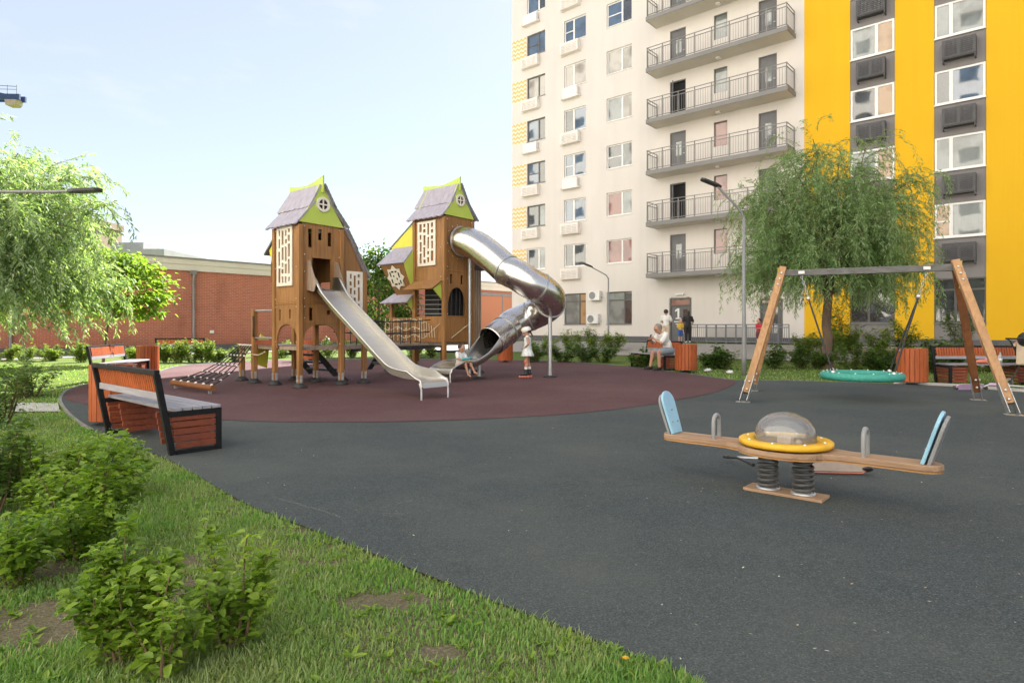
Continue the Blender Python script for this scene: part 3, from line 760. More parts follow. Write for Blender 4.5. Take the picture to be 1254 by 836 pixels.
# ------------------------------------------------------------------ far roofs and the crane
def far_block(name, px0, px1, py, Y, label, dep=14, m=None, steps=()):
    a, c = W(px0, py, Y), W(px1, py, Y); r = empty(name, (a.x, Y, 0)); tag(r, label, 'building')
    wd = c.x - a.x; h = a.z
    us_, vv_, s_ = rects([0, wd], [0, h - 1.2], [(x, x + 1.5, z, z + 1.5) for x in np.arange(1.2, wd - 2, 3.4) for z in np.arange(1.2, h - 3, 3.0)])
    MB().grid(us_, vv_, s_, (Vector((0, 0, 0)), Vector((1, 0, 0)), Vector((0, 0, 1))), .3).build('wall', m, r)
    MB().bb(.2, wd - .2, .16, dep, 0, h - 1.3).build('core', m, r)
    MB().bb(-.3, wd + .3, -.3, dep, h - 1.199, h).build('cornice', m, r)
    for (x0, x1, hh) in steps: MB().bb(x0 * wd, x1 * wd, 1, 6, h + .001, h + hh).build('roof_room', m, r)
far_block('distant_building', 128, 200, 305, 105, 'grey flat roofed block far behind the brick hall', 14, plaster('grey_far', (0.42, 0.42, 0.42), (0.36, 0.36, 0.36)), ((.04, .6, 1.25),))
far_block('distant_tower', 97, 109, 266, 115, 'narrow tan tower block far behind the bright willow', 10, plaster('tan_far', (0.40, 0.31, 0.24), (0.34, 0.26, 0.20)))
cr = empty('tower_crane', (W(-95, 120, 150).x, 150, 0)); tag(cr, 'dark blue tower crane arm with pale counterweight high at the left edge', 'crane')
cblue = varied('crane_blue', (0.03, 0.06, 0.16), (0.05, 0.09, 0.22), 1, .5, 0)
zj = W(0, 116, 150).z; xe = W(28, 118, 150).x - cr.location.x
b = MB()
for (x, y) in ((-1, -1), (1, -1), (1, 1), (-1, 1)): b.beam((x, y, 0), (x, y, zj + 4), .3, .3)
for i in range(20):
    z0 = i * zj / 20; z1 = (i + 1) * zj / 20
    for (a, c) in (((-1, -1), (1, -1)), ((1, -1), (1, 1)), ((1, 1), (-1, 1)), ((-1, 1), (-1, -1))): b.beam((*a, z0), (*c, z1), .15, .15)
b.build('mast', cblue, cr)
b = MB()
for y in (-.9, .9): b.beam((-20, y, zj), (xe, y, zj - .9), .5, 1.3)
for i in range(14): x = -18 + i * (xe + 16) / 14; b.beam((x, -.9, zj), (x + 1.5, .9, zj), .3, .3)
b.build('jib', cblue, cr)
b = MB()
for i in range(8): x = xe - 16 + i * 2.2; b.beam((x, -1.1, zj - .5), (x, -1.1, zj + 1.9), .1, .1)
b.beam((xe - 16, -1.1, zj + 1.9 + .5), (xe - .6, -1.1, zj + 1.5), .12, .12); b.beam((xe - 16, -1.1, zj + 1.2), (xe - .6, -1.1, zj + .8), .1, .1); b.build('walkway_railing', M['grey'], cr)
b = MB(); b.prism([(xe - 3.6, 0), (xe - .7, -.1), (xe - 1.0, -1.2), (xe - 1.5, -1.6), (xe - 3.3, -1.5)], (Vector((0, 0, zj - 1.3)), Vector((1, 0, 0)), Vector((0, 0, 1))), 2.2); b.build('counterweight', varied('beige_ballast', (.52, .40, .30), (.6, .47, .36), 1, .8), cr)
# ------------------------------------------------------------------ play towers (local: x = U direction of the slides, y = away)
X_, Y_, Z_ = Vector((1, 0, 0)), Vector((0, 1, 0)), Vector((0, 0, 1))
def arch(a0, a1, z0, ztop, n=10, step=.03):
    c = (a0 + a1) / 2; h = (a1 - a0) / 2; zs = z0 + (ztop - z0) * .42
    pts = [(a0, z0), (a0, zs)]
    for i in range(1, n): an = math.pi * (1 - i / n); pts.append((c + (h - step) * math.cos(an), zs + (ztop - zs) * math.sin(an) ** .8))
    return pts + [(a1, zs), (a1, z0)]
def foot(parent, x, y):
    b = MB(); b.lathe([(0, .0), (.15, 0), (.15, .018), (.10, .07), (.07, .10), (0, .10)], 16, (x, y, .02))
    f = b.build('foot', M['rubberblack'], parent)
    b = MB()
    for (dx, dy) in ((.056, 0), (-.056, 0), (0, .056), (0, -.056)):
        b.box((x + dx, y + dy, .19), (.012 if dx else .05, .012 if dy else .05, .18))
        b.ball((x + dx * 1.15, y + dy * 1.15, .24), .014, 8, 5); b.ball((x + dx * 1.15, y + dy * 1.15, .16), .014, 8, 5)
    b.build('bracket', M['galv'], parent)
def post(parent, x, y, z1, size=.1, z0=.1, m=None, ft=True):
    o = MB().bb(x - size / 2, x + size / 2, y - size / 2, y + size / 2, z0, z1).build('post', m or M['woodpost'], parent, .012)
    if ft: foot(o, x, y)
    return o
def lattice(parent, fr, a0, a1, z0, z1, cols, seed, m=None):
    r = random.Random(seed); hol = []; cw = (a1 - a0 - .1) / cols
    for i in range(cols):
        z = z0 + .06 + r.uniform(0, .06); x0 = a0 + .05 + i * cw + cw * .2; x1 = x0 + cw * .58
        while z < z1 - .1:
            L = min(r.choice((.09, .13, .2, .26, .3)), z1 - .06 - z)
            if L > .05: hol.append((x0 + r.uniform(-.01, .01), x1 + r.uniform(-.01, .01), z, z + L))
            z += L + r.uniform(.045, .07)
    us, vs, s = rects([a0, a1], [z0, z1], hol)
    return MB().grid(us, vs, s, fr, .022).build('lattice_panel', m or M['cream'], parent)
def roof_tier(parent, x0, x1, p_top, p_bot, seed, m=None, name='roof'):
    # a slab running along x from x0 to x1, sloping from p_top (y,z) to p_bot (y,z), lower edge cut in shallow waves
    r = random.Random(seed)
    o = Vector((0, p_top[0], p_top[1])); d = Vector((0, p_bot[0] - p_top[0], p_bot[1] - p_top[1])); L = d.length; d.normalize()
    n = 14; low = []
    for i in range(n + 1):
        x = x0 + (x1 - x0) * i / n
        low.append((x, L + (.018 if i % 2 else -.012) + r.uniform(-.012, .012)))
    poly = [(x0 + .1, 0), (x1 - .0, 0)] + low[::-1]
    return MB().prism(poly, (o, X_, d), .035).build(name, m or M['lavender'], parent, .004)
def shingle_edge(parent, x, pts, wd=.05):
    b = MB()
    for i in range(len(pts) - 1):
        p, q = pts[i], pts[i + 1]; n = max(1, int(math.hypot(q[0] - p[0], q[1] - p[1]) / .09))
        for k in range(n):
            a, c = k / n, (k + 1) / n
            A = (x, p[0] + (q[0] - p[0]) * a, p[1] + (q[1] - p[1]) * a); B = (x, p[0] + (q[0] - p[0]) * c + .012, p[1] + (q[1] - p[1]) * c)
            b.beam(A, B, wd, .028, (1, 0, 0))
    return b.build('roof_edge', M['rail'], parent)
def gable(parent, xf, yh, z0, za, wob=.02):
    g = MB().prism([(-yh, z0), (yh, z0 - .02), (yh * .5, (z0 + za) / 2 - .03), (.06, za), (-.06, za), (-yh * .45, (z0 + za) / 2 + .02)], (Vector((xf, 0, 0)), Y_, Z_), .03).build('gable', M['lime'], parent, .003)
    zc = z0 + (za - z0) * .50; c = Vector((xf + .03, .02, zc)); ax = Matrix.Rotation(rad(90), 3, 'Y')
    b = MB(); b.lathe([(.105, -.015), (.105, .015), (.155, .015), (.155, -.015)], 32, c, ax, smooth=False)
    b.box(c, (.028, .026, .22)); b.box(c, (.026, .22, .026)); b.build('round_window', M['cream'], g)
    MB().lathe([(0, 0), (.108, 0), (.108, .004), (0, .004)], 24, c - X_ * .012, ax).build('window_opening', M['dark'], g)
    return g
def ridge(parent, x0, x1, z0, dip, horn_f, horn_b):
    n = 14; top = []
    for i in range(n + 1):
        t = i / n; s = (2 * t - 1); z = z0 + (horn_f if s > 0 else horn_b) * abs(s) ** 1.5
        top.append((x0 + (x1 - x0) * t, z))
    poly = [(x0, z0 - .22), (x1, z0 - .22)] + top[::-1]
    return MB().prism(poly, (Vector((0, 0.0, 0)), X_, Z_), .035).build('ridge_board', M['lime'], parent, .003)
def bolts(parent, pts, r=.011):
    b = MB()
    for p in pts: b.ball(p, r, 8, 5)
    return b.build('bolt_heads', M['bolt'], parent)
def solid(parent, fr, a0, a1, z0, z1, holes=(), name='wall_panel', m=None, th=.035):
    us, vs, s = rects([a0, a1], [z0, z1], list(holes))
    return MB().grid(us, vs, s, fr, th).build(name, m or M['wood'], parent)
def archpanel(parent, fr, a0, a1, z0, z1, b0, b1, bz0, bz1, m=None):
    pts = arch(b0, b1, bz0, bz1)
    poly = [(a0, z0)] + ([] if bz0 > z0 else []) 
    if bz0 <= z0 + 1e-4: poly = [(a0, z0)] + pts + [(a1, z0), (a1, z1), (a0, z1)]
    return MB().prism(poly, fr, .035).build('arch_panel', m or M['wood'], parent)

# ---------- near tower
wx, wy = .5, .49
T1 = empty('play_tower', G(367, 476) - U * wx + N * wy, RZ)
tag(T1, 'nearer wooden play tower with lime gable, straight steel slide and rope net ramp', 'play tower', None)
LF = (Vector((0, -wy + .01, 0)), X_, Z_); FF = (Vector((wx - .01, 0, 0)), Y_, Z_)
BF = (Vector((-wx + .01, 0, 0)), Y_, Z_); KF = (Vector((0, wy - .01, 0)), X_, Z_)
for (x, y) in ((wx, -wy), (-wx, -wy), (wx, wy), (-wx, wy)): post(T1, x, y, 3.36 if not (x > 0 and y > 0) else 3.36)
# left face
solid(T1, LF, -.449, .449, 1.78, 3.37)
solid(T1, LF, -.449, .449, 1.36, 1.74, [(-.31, -.25, 1.40, 1.63), (.10, .16, 1.44, 1.63)])
archpanel(T1, LF, -.449, .449, .80, 1.358, -.41, .41, .80, 1.32)
MB().bb(-.46, .46, -wy - .02, -wy + .03, 1.741, 1.775).build('trim', M['woodpost'], T1)
lattice(T1, (Vector((0, -wy - .03, 0)), X_, Z_), -.36, .26, 2.12, 3.36, 4, 3)
# front face with slide opening
solid(T1, FF, -.439, .439, 1.78, 3.40, [(-.30, -.21, 2.91, 3.29), (-.07, .02, 3.08, 3.31), (.16, .25, 2.97, 3.26), (-.21, .23, 2.06, 2.70)])
solid(T1, FF, -.439, .439, 1.36, 1.74, [(-.28, -.19, 1.40, 1.66), (.14, .22, 1.52, 1.62)])
archpanel(T1, FF, -.439, .439, .80, 1.358, -.41, .41, .80, 1.32)
MB().bb(wx - .03, wx + .02, -.45, .45, 1.741, 1.775).build('trim', M['woodpost'], T1)
# back faces
solid(T1, BF, -.439, .439, 1.3, 3.36, [(-.3, .3, 2.06, 2.32)]); solid(T1, KF, -.449, .449, 1.3, 3.36, [(-.3, .3, 2.06, 2.25)])
MB().bb(-wx + .05, wx - .05, -wy + .05, wy - .05, 1.98, 2.05).build('deck', M['woodgrey'], T1)
MB().bb(-wx + .05, wx - .05, -wy + .05, wy - .05, .78, .85).build('deck', M['woodgrey'], T1)
gable(T1, wx + .025, .53, 3.41, 4.24)
MB().prism([(-.5, 3.37), (.5, 3.37), (.06, 4.2), (-.06, 4.2)], (Vector((-wx - .02, 0, 0)), Y_, Z_), .03).build('gable', M['lime'], T1)
ridge(T1, -.74, wx + .1, 4.30, 0, .13, .08)
roof_tier(T1, -.78, wx + .05, (-.02, 4.24), (-.30, 3.74), 1); roof_tier(T1, -.72, wx + .05, (-.15, 3.88), (-.60, 3.36), 2)
roof_tier(T1, -.78, wx + .06, (.02, 4.24), (.30, 3.80), 3); roof_tier(T1, -.72, wx + .06, (.17, 3.92), (.62, 3.40), 4)
roof_tier(T1, -.5, wx + .06, (.54, 3.44), (.84, 2.98), 5); roof_tier(T1, -.5, wx + .06, (.74, 3.12), (1.18, 2.36), 6)
shingle_edge(T1, wx + .07, [(.04, 4.26), (.31, 3.79)]); shingle_edge(T1, wx + .07, [(.24, 3.87), (.63, 3.40)]); shingle_edge(T1, wx + .07, [(.6, 3.38), (.85, 2.97)]); shingle_edge(T1, wx + .07, [(.8, 3.02), (1.19, 2.35)])
# wing on the right
wy2 = 1.08
post(T1, wx, wy2, 2.5); post(T1, -.35, wy2, 2.5)
MB().prism([(wy + .051, 1.3), (wy2 - .051, 1.3), (wy2 - .051, 2.46), (wy + .3, 2.98), (wy + .051, 3.38)], FF, .035).build('wing_panel', M['wood'], T1)
lattice(T1, (Vector((wx + .025, 0, 0)), Y_, Z_), wy + .12, wy2 - .06, 1.60, 2.48, 3, 8)
solid(T1, (Vector((0, wy2 - .01, 0)), X_, Z_), -.3, wx - .051, 1.3, 2.42)
MB().bb(-.4, wx - .02, wy + .05, wy2 - .02, .78, .85).build('deck', M['woodgrey'], T1)
# slanted bay on the far left side
bay = MB(); o_, d_ = Vector((-.5, 0, 3.29)), Vector((-.52, 0, -.44)).normalized()
bay.prism([(-.46, 0), (.46, 0), (.48, .68), (-.48, .68)], (o_, Y_, d_), .035); bay.build('bay_roof', M['rail'], T1)
for y in (-.42, .42): MB().prism([(-.52, 3.22), (-.86, 2.93), (-.60, 2.3), (-.52, 2.2)], (Vector((0, y, 0)), X_, Z_), .03).build('bay_side', M['yellowlime'], T1)
MB().prism([(-.4, 2.25), (.4, 2.25), (.4, 2.95), (-.4, 2.95)], (Vector((-.84, 0, 0)), Y_, Z_), .03).build('bay_front', M['wood'], T1)
bolts(T1, [(wx + .05, s * .41, z) for s in (-1, 1) for z in (1.85, 2.4, 2.75, 3.33, 1.68, 1.45)] + [(s * .42, -wy - .03, z) for s in (-1, 1) for z in (1.85, 2.5, 3.3, 1.68, .95)] + [(wx + .052, y, .9) for y in (-.42, .42)])
# straight slide
sl1 = empty('tmp', (0, 0, 0)); bpy.data.objects.remove(sl1)
prof = smooth_curve([Vector((wx - .05, 0, 2.06)), Vector((wx + .22, 0, 2.03)), Vector((wx + .40, 0, 1.90)), Vector((1.35, 0, 1.58)), Vector((2.0, 0, 1.16)), Vector((2.6, 0, .77)), Vector((2.95, 0, .55)), Vector((3.18, 0, .43)), Vector((3.5, 0, .37)), Vector((3.98, 0, .34)), Vector((4.05, 0, .30)), Vector((4.07, 0, .22))], 5)
hw = .27
b = MB()
n = len(prof)
for i, p in enumerate(prof):
    tl = .13 if p.x > wx + .5 else .13 + .12 * min(1, (wx + .5 - p.x) / .3); 
    if p.x > 3.7: tl = max(.015, .13 * (4.0 - p.x) / .3)
    for (yy, zz) in ((-hw - .05, tl), (-hw - .01, tl), (-hw, 0), (hw, 0), (hw + .01, tl), (hw + .05, tl)):
        b.v.append((p.x, yy, p.z + zz))
for i in range(n - 1):
    for k in range(5): b.f.append((i * 6 + k, i * 6 + k + 1, i * 6 + 6 + k + 1, i * 6 + 6 + k)); b.sm.append(False)
slide = b.build('slide', M['steelslide'], T1); s_ = slide.modifiers.new('solid', 'SOLIDIFY'); s_.thickness = .012; s_.offset = -1
for yy in (-hw - .035, hw + .035):
    MB().tube([(p.x, yy, p.z + (.13 if p.x < 3.7 else max(.02, .13 * (4.0 - p.x) / .3)) + (0 if p.x > wx + .5 else .12 * min(1, (wx + .5 - p.x) / .3))) for p in prof[1:]], .02, 8).build('slide_rail', M['steelslide'], slide)
    MB().tube([(4.02, yy, .30), (4.07, yy, .2), (4.07, yy, .0)], .018, 8).build('slide_leg', M['galv'], slide)
for s in (-1, 1):
    MB().prism([(wx - .01, 2.02), (wx + .28, 1.98), (wx + .36, 2.14), (wx + .12, 2.62), (wx - .01, 2.66)], (Vector((0, s * (hw + .06), 0)), X_, Z_), .02).build('slide_cheek', M['woodgrey'], slide)
# platform, railings and steps on the left
p1 = post(T1, -1.325, -.54, 1.66, .11); p2 = post(T1, -2.12, -.44, .86, .11); post(T1, -1.35, .45, 1.5, .11)
MB().bb(-2.1, -.52, -.48, .45, .78, .86).build('deck', M['woodgrey'], T1)
MB().bb(-1.3, -.56, -.53, -.5, .87, .98).build('kick_board', M['orangeh'], T1)
b = MB(); b.tube([(-1.3, -.54, 1.62), (-.54, -.5, 1.62)], .022, 8); b.tube([(-1.3, -.54, 1.02), (-.54, -.5, 1.02)], .022, 8); b.build('handrail', M['galv'], T1)
b = MB(); b.tube([(-1.25, -.6, 1.5), (-1.2, -.62, 1.3), (-1.25, -.6, 1.05)], .02, 6); b.build('grip', M['black'], T1)
for i, z in enumerate((.62, .43, .25)):
    MB().box((-1.3 + i * .02, .62 + i * .24, z), (1.15 - .12 * i, .26, .045)).build('step', M['rubberblack'], T1)
for x in (-.78, -1.84): MB().prism([(.45, .84), (.6, .84), (1.3, .1), (1.12, .1)], (Vector((x, 0, 0)), Y_, Z_), .04).build('stringer', M['rubberblack'], T1)
MB().prism([(-.35, .45), (-.1, 1.1), (.12, .95), (.05, .3)], (Vector((-1.9, 0, 0)), Y_, Z_), .03).build('side_panel', M['yellowlime'], T1)
# rope net ramp with its log
lg = MB(); L0, L1 = Vector((-1.45, -2.2, .13)), Vector((.43, -2.19, .13)); lg.tube([L0, L1], .058, 14); log = lg.build('log', M['swingdark'], T1)
b = MB(); [b.box((L0.lerp(L1, q) + Vector((0, 0, -.08))), (.05, .05, .1)) for q in (.08, .92)]; b.build('log_foot', M['galv'], log)
tp0, tp1 = Vector((-2.12, -.5, .80)), Vector((-1.33, -.6, .80))
b = MB(); kn = MB(); nv_, nh_ = 6, 4
P2 = lambda a, c: (L0.lerp(L1, a)).lerp(tp0.lerp(tp1, a), c) + Vector((0, 0, .05 - .14 * math.sin(math.pi * c)))
for i in range(nv_): b.tube([P2(.04 + .92 * i / (nv_ - 1), c / 8) for c in range(9)], .012, 6)
for j in range(1, nh_ + 1):
    b.tube([P2(.04 + .92 * i / 10, j / (nh_ + 1)) for i in range(11)], .012, 6)
    for i in range(nv_): kn.ball(P2(.04 + .92 * i / (nv_ - 1), j / (nh_ + 1)), .026, 8, 6)
for i in range(nv_): kn.ball(P2(.04 + .92 * i / (nv_ - 1), 0), .03, 8, 6); kn.ball(P2(.04 + .92 * i / (nv_ - 1), 1), .03, 8, 6)
net = b.build('rope_net', M['rope'], T1); kn.build('knot', M['cream'], net)
# rope wound round the low posts
b = MB()
for (p, q) in (((-2.12, -.44, .7), (-1.35, -.54, .72)), ((-2.12, -.44, .5), (-1.6, -.8, .55)), ((-2.05, -.5, .62), (-1.3, -.6, .6)), ((-1.33, -.6, .66), (-.9, -.5, .72))): b.tube([p, Vector(p).lerp(Vector(q), .5) - Z_ * .05, q], .014, 6)
b.build('lashing', M['ropelight'], T1)
# bridge towards the second tower
br_ = MB().bb(-.75, -.1, wy2 + .03, 3.5, .78, .85).build('bridge_deck', M['woodgrey'], T1)
b = MB()
for x in (-.78, -.07):
    for z in (1.15, 1.45): b.tube([(x, wy2 + .05 + q * .3, z - .06 * math.sin(math.pi * q / 8)) for q in range(9)], .013, 6)
    for q in range(7): b.tube([(x, wy2 + .2 + q * .32, .85), (x, wy2 + .2 + q * .32, 1.42)], .01, 6)
b.build('bridge_net', M['rope'], br_)
MB().bb(-.05, .02, wy2 + .03, 3.5, .70, .80).build('bridge_beam', M['rubberblack'], br_)

# ---------- far tower
vx, vy = .575, .50
T2 = empty('play_tower', W(544, 461, 16.0) * 1.0 - U * vx + N * vy, RZ); T2.location.z = 0
tag(T2, 'farther and taller wooden play tower with curled steel tube slide and star window bay', 'play tower', None)
LF2 = (Vector((0, -vy + .01, 0)), X_, Z_); FF2 = (Vector((vx - .01, 0, 0)), Y_, Z_)
for (x, y) in ((vx, -vy), (-vx, -vy), (vx, vy), (-vx, vy)): post(T2, x, y, 4.08)
solid(T2, LF2, -vx + .051, vx - .051, 2.44, 4.12)
lattice(T2, (Vector((0, -vy - .03, 0)), X_, Z_), -.42, .28, 2.86, 4.02, 4, 21)
solid(T2, LF2, -vx + .051, vx - .051, .88, 1.54)
# tube hole, slots and arch on the front
hz_ = 3.47
solid(T2, FF2, -vy + .051, vy - .051, 2.74, 4.12)
solid(T2, FF2, -vy + .051, vy - .051, 2.325, 2.70, [(-.30, -.22, 2.38, 2.62), (.08, .16, 2.38, 2.62)])
archpanel(T2, FF2, -vy + .051, vy - .051, 1.54, 2.323, -.38, .26, 1.54, 2.29)
solid(T2, FF2, -vy + .051, vy - .051, .88, 1.538)
MB().bb(vx - .03, vx + .02, -.46, .46, 2.701, 2.739).build('trim', M['woodpost'], T2); MB().bb(vx - .03, vx + .015, -.46, .46, 1.52, 1.556).build('trim', M['woodpost'], T2)
solid(T2, (Vector((-vx + .01, 0, 0)), Y_, Z_), -.44, .44, 2.3, 4.1); solid(T2, (Vector((0, vy - .01, 0)), X_, Z_), -.52, .52, .9, 4.1)
MB().bb(-vx - 1.1, vx - .05, -vy + .05, vy - .05, .80, .87).build('deck', M['woodgrey'], T2); MB().bb(-vx + .05, vx - .05, -vy + .05, vy - .05, 3.02, 3.08).build('deck', M['woodgrey'], T2)
gable(T2, vx + .025, .54, 4.13, 4.98)
MB().prism([(-.5, 4.12), (.5, 4.12), (.06, 4.95), (-.06, 4.95)], (Vector((-vx - .02, 0, 0)), Y_, Z_), .03).build('gable', M['lime'], T2)
ridge(T2, -.80, vx + .08, 5.04, 0, .13, .08)
roof_tier(T2, -.84, vx + .05, (-.02, 4.98), (-.30, 4.46), 11); roof_tier(T2, -.80, vx + .05, (-.15, 4.60), (-.62, 4.08), 12)
roof_tier(T2, -.84, vx + .06, (.02, 4.98), (.30, 4.50), 13); roof_tier(T2, -.80, vx + .06, (.17, 4.62), (.64, 4.10), 14)
shingle_edge(T2, vx + .07, [(.04, 5.0), (.31, 4.5)]); shingle_edge(T2, vx + .07, [(.24, 4.58), (.66, 4.09)])
# awning over the net window
o_, d_ = Vector((0, -vy - .03, 2.46)), Vector((0, -.34, -.24)).normalized()
MB().prism([(-.56, 0), (.56, 0), (.5, .4), (-.66, .4)], (o_, X_, d_), .03).build('awning', M['wood'], T2)
MB().prism([(-vy - .03, 2.42), (-vy - .30, 2.22), (-vy - .03, 1.98)], (Vector((vx - .08, 0, 0)), Y_, Z_), .03).build('gusset', M['lime'], T2)
b = MB(); b.bb(-vx + .06, vx - .06, -vy + .30, -vy + .33, 1.5, 2.44); b.build('shade_backing', M['rubberblack'], T2)  # black sheet standing in for the shade inside the net window
b = MB(); [b.tube([(-vx + .05, -vy + .05, z), (vx - .05, -vy + .05, z - .02)], .012, 6) for z in (1.62, 1.74, 1.86, 1.98, 2.10)]; b.build('rope_net', M['grey'], T2)
b = MB()
for z0_, z1_ in ((1.55, 2.6),): b.bb(vx - .32, vx - .28, -.44, .44, z0_, z1_)
b.build('shade_backing', M['rubberblack'], T2)  # black sheet standing in for the dark inside of the arch
b = MB(); [b.tube([(vx - .1, y, 1.54), (vx - .1, y + .02, 2.3)], .014, 6) for y in (-.3, -.15, 0, .14)]; b.build('rope_net', M['rope'], T2)
# left module: bay with star window
post(T2, -1.62, -.45, 2.0); post(T2, -1.62, .45, 3.4)
MB().prism([(-1.66, 3.46), (-.63, 4.10), (-.63, 3.40), (-1.58, 3.40)], (Vector((0, -.42, 0)), X_, Z_), .03).build('upper_panel', M['yellowlime'], T2)
MB().beam((-1.72, -.2, 3.45), (-.6, -.2, 4.15), .5, .035, (0, 0, 1)).build('bay_roof', M['rail'], T2)
o_, d_ = Vector((0, -.46, 3.42)), Vector((0, -.42, -.46)).normalized()
MB().prism([(-1.50, 0), (-.60, 0), (-.56, .64), (-1.72, .64)], (o_, X_, d_), .035).build('bay_roof', M['lavender'], T2)
bf = lambda s: Vector((0, -.86 + .34 * s, 2.97 - .84 * s))
o_, d_ = bf(0), (bf(1) - bf(0)).normalized()
MB().prism([(-1.60, 0), (-.62, 0), (-.60, .9), (-1.30, .9)], (o_, X_, d_), .03).build('bay_front', M['wood'], T2)
# star window: a jagged cream frame with small openings
cx_, cz_ = -1.08, .40
out = []
for i in range(32):
    a = 2 * math.pi * i / 32; rr_ = (.36 if i % 4 == 0 else (.27 if i % 2 == 0 else .30)); out.append((cx_ + rr_ * math.cos(a), cz_ + rr_ * .95 * math.sin(a)))
nf = d_.cross(X_) * -1
star = MB().prism(out, (o_ - X_.cross(d_) * .03, X_, d_), .02).build('star_window', M['cream'], T2)
b = MB()
for (dx, dz, w_, h_) in ((-.17, -.1, .05, .13), (-.17, .09, .05, .12), (-.06, -.17, .1, .045), (.08, -.17, .08, .045), (.17, -.07, .05, .14), (.17, .12, .05, .1), (-.05, .18, .11, .045), (.08, .17, .06, .05), (-.05, -.05, .05, .05), (.06, .03, .05, .06)):
    b.prism([(cx_ + dx - w_ / 2, cz_ + dz - h_ / 2), (cx_ + dx + w_ / 2, cz_ + dz - h_ / 2), (cx_ + dx + w_ / 2, cz_ + dz + h_ / 2), (cx_ + dx - w_ / 2, cz_ + dz + h_ / 2)], (o_ - X_.cross(d_) * .0405, X_, d_), .003)
b.build('star_opening', M['dark'], star)
MB().prism([(-.86, 2.95), (-.48, 3.40), (-.48, 2.14), (-.53, 2.14)], (Vector((-.6, 0, 0)), Y_, Z_), .03).build('gusset', M['lime'], T2)
o_, d_ = Vector((0, -.48, 2.17)), Vector((0, -.30, -.26)).normalized()
MB().prism([(-1.50, 0), (-.60, 0), (-.58, .4), (-1.72, .4)], (o_, X_, d_), .03).build('bay_roof', M['lavender'], T2)
MB().prism([(-.5, 2.12), (-.74, 1.93), (-.5, 1.66)], (Vector((-.64, 0, 0)), Y_, Z_), .03).build('gusset', M['lime'], T2)
solid(T2, (Vector((0, -.47, 0)), X_, Z_), -1.7, -vx - .051, .88, 1.52)
# rope net hung in front of the railing
b = MB(); kn = MB()
for i in range(9): x = -1.7 + i * .18; b.tube([(x, -.60, 1.5), (x + .02, -.62, .9)], .011, 6)
for j in range(3): z = 1.42 - j * .2; b.tube([(-1.72 + i * .1, -.605, z - .05 * math.sin(i * .9)) for i in range(18)], .011, 6)
for i in range(9):
    for j in range(3): kn.ball((-1.7 + i * .18, -.615, 1.42 - j * .2), .022, 8, 5)
for i in range(6): b.tube([(-.2 + i * .1, -.60, 1.5 - .05 * i), (-.15 + i * .1, -.62, 1.0)], .01, 6)
b.tube([(-.1, -.6, .98), (.5, -.58, 1.35)], .013, 6); b.tube([(.62, -.3, .98), (.66, .4, 1.4)], .013, 6)
nt = b.build('rope_net', M['ropelight'], T2); kn.build('knot', M['cream'], nt)
# dark steps and beams under the deck
for i, z in enumerate((.74, .52, .30)): MB().box((-1.3 + .05 * i, -.75 - .16 * i, z), (.78 - .1 * i, .24, .07)).build('step', M['rubberblack'], T2)
for x in (-1.68, -.92): MB().prism([(-.55, .86), (-.68, .86), (-1.26, .12), (-1.08, .12)], (Vector((x, 0, 0)), Y_, Z_), .04).build('stringer', M['rubberblack'], T2)
MB().bb(-.5, vx - .05, -vy - .02, -vy + .03, .74, .80).build('beam', M['rubberblack'], T2); MB().bb(-.5, vx - .05, -vy + .6, -vy + .64, .58, .64).build('beam', M['rubberblack'], T2)
# wing and pole on the right
MB().tube([(vx + .11, .30, 3.15), (vx + .11, .30, .03)], .045, 12).build('pole', M['galv'], T2)
post(T2, vx - .1, .86, 2.78, .09)
for i in range(4): MB().bb(vx - .02, vx + .01, vy + .06 + i * .075, vy + .115 + i * .075, .9, 2.78).build('slat', M['woodgrey'], T2)
o_, d_ = Vector((vx - .4, vy + .02, 2.98)), Vector((0, .42, -.18)).normalized()
MB().prism([(-.2, 0), (.48, 0), (.48, .46), (-.2, .46)], (o_, X_, d_), .03).build('bay_roof', M['lavender'], T2)
bolts(T2, [(vx + .05, .43 * s, z) for s in (-1, 1) for z in (2.8, 3.4, 4.02, 2.5, 1.6)] + [(vx + .012, math.cos(a) * .44, hz_ + .44 * math.sin(a)) for a in np.arange(0, 6.2, .42)] + [(s * .48, -vy - .03, z) for s in (-1, 1) for z in (2.55, 3.3, 4.0)])

# ---------- tube slide (bolted to the far tower)
S_u = vx; Cu, Rr = 2.62, .60     # local x of the bend centre
def P3(x, y, z): return Vector((x, y, z))
ctrl = [P3(S_u - .1, 0, 3.48), P3(S_u + .3, 0, 3.46), P3(S_u + .75, 0, 3.28), P3(S_u + 1.3, 0, 2.93), P3(S_u + 1.7, 0, 2.64)]
e = ctrl[-1]; cx2, cy2 = e.x + .12, Rr
for i, a in enumerate((-75, -45, -15, 15, 45, 75, 105, 135, 165, 182)):
    q = i / 9
    ctrl.append(P3(cx2 + Rr * math.cos(rad(a)), cy2 + Rr * math.sin(rad(a)), 2.52 - 1.28 * (q ** .85)))
ctrl.append(P3(cx2 - Rr, cy2 - .35, 1.06)); ctrl.append(P3(cx2 - Rr, cy2 - .68, .90))
path = smooth_curve(ctrl, 5)
TR = .375
tube = MB().tube(path, TR, 36, cap=False).build('tube_slide', M['steeltube'], T2)
so_ = tube.modifiers.new('solid', 'SOLIDIFY'); so_.thickness = .012; so_.offset = -1
def ring(i, nm='flange'):
    p = path[i]; d = (path[min(i + 1, len(path) - 1)] - path[i - 1]).normalized()
    q = Vector((0, 0, 1)).rotation_difference(d).to_matrix()
    MB().lathe([(TR - .005, -.015), (TR + .018, -.015), (TR + .018, .015), (TR - .005, .015)], 40, p, q, smooth=False).build(nm, M['galv'], tube)
L_ = len(path)
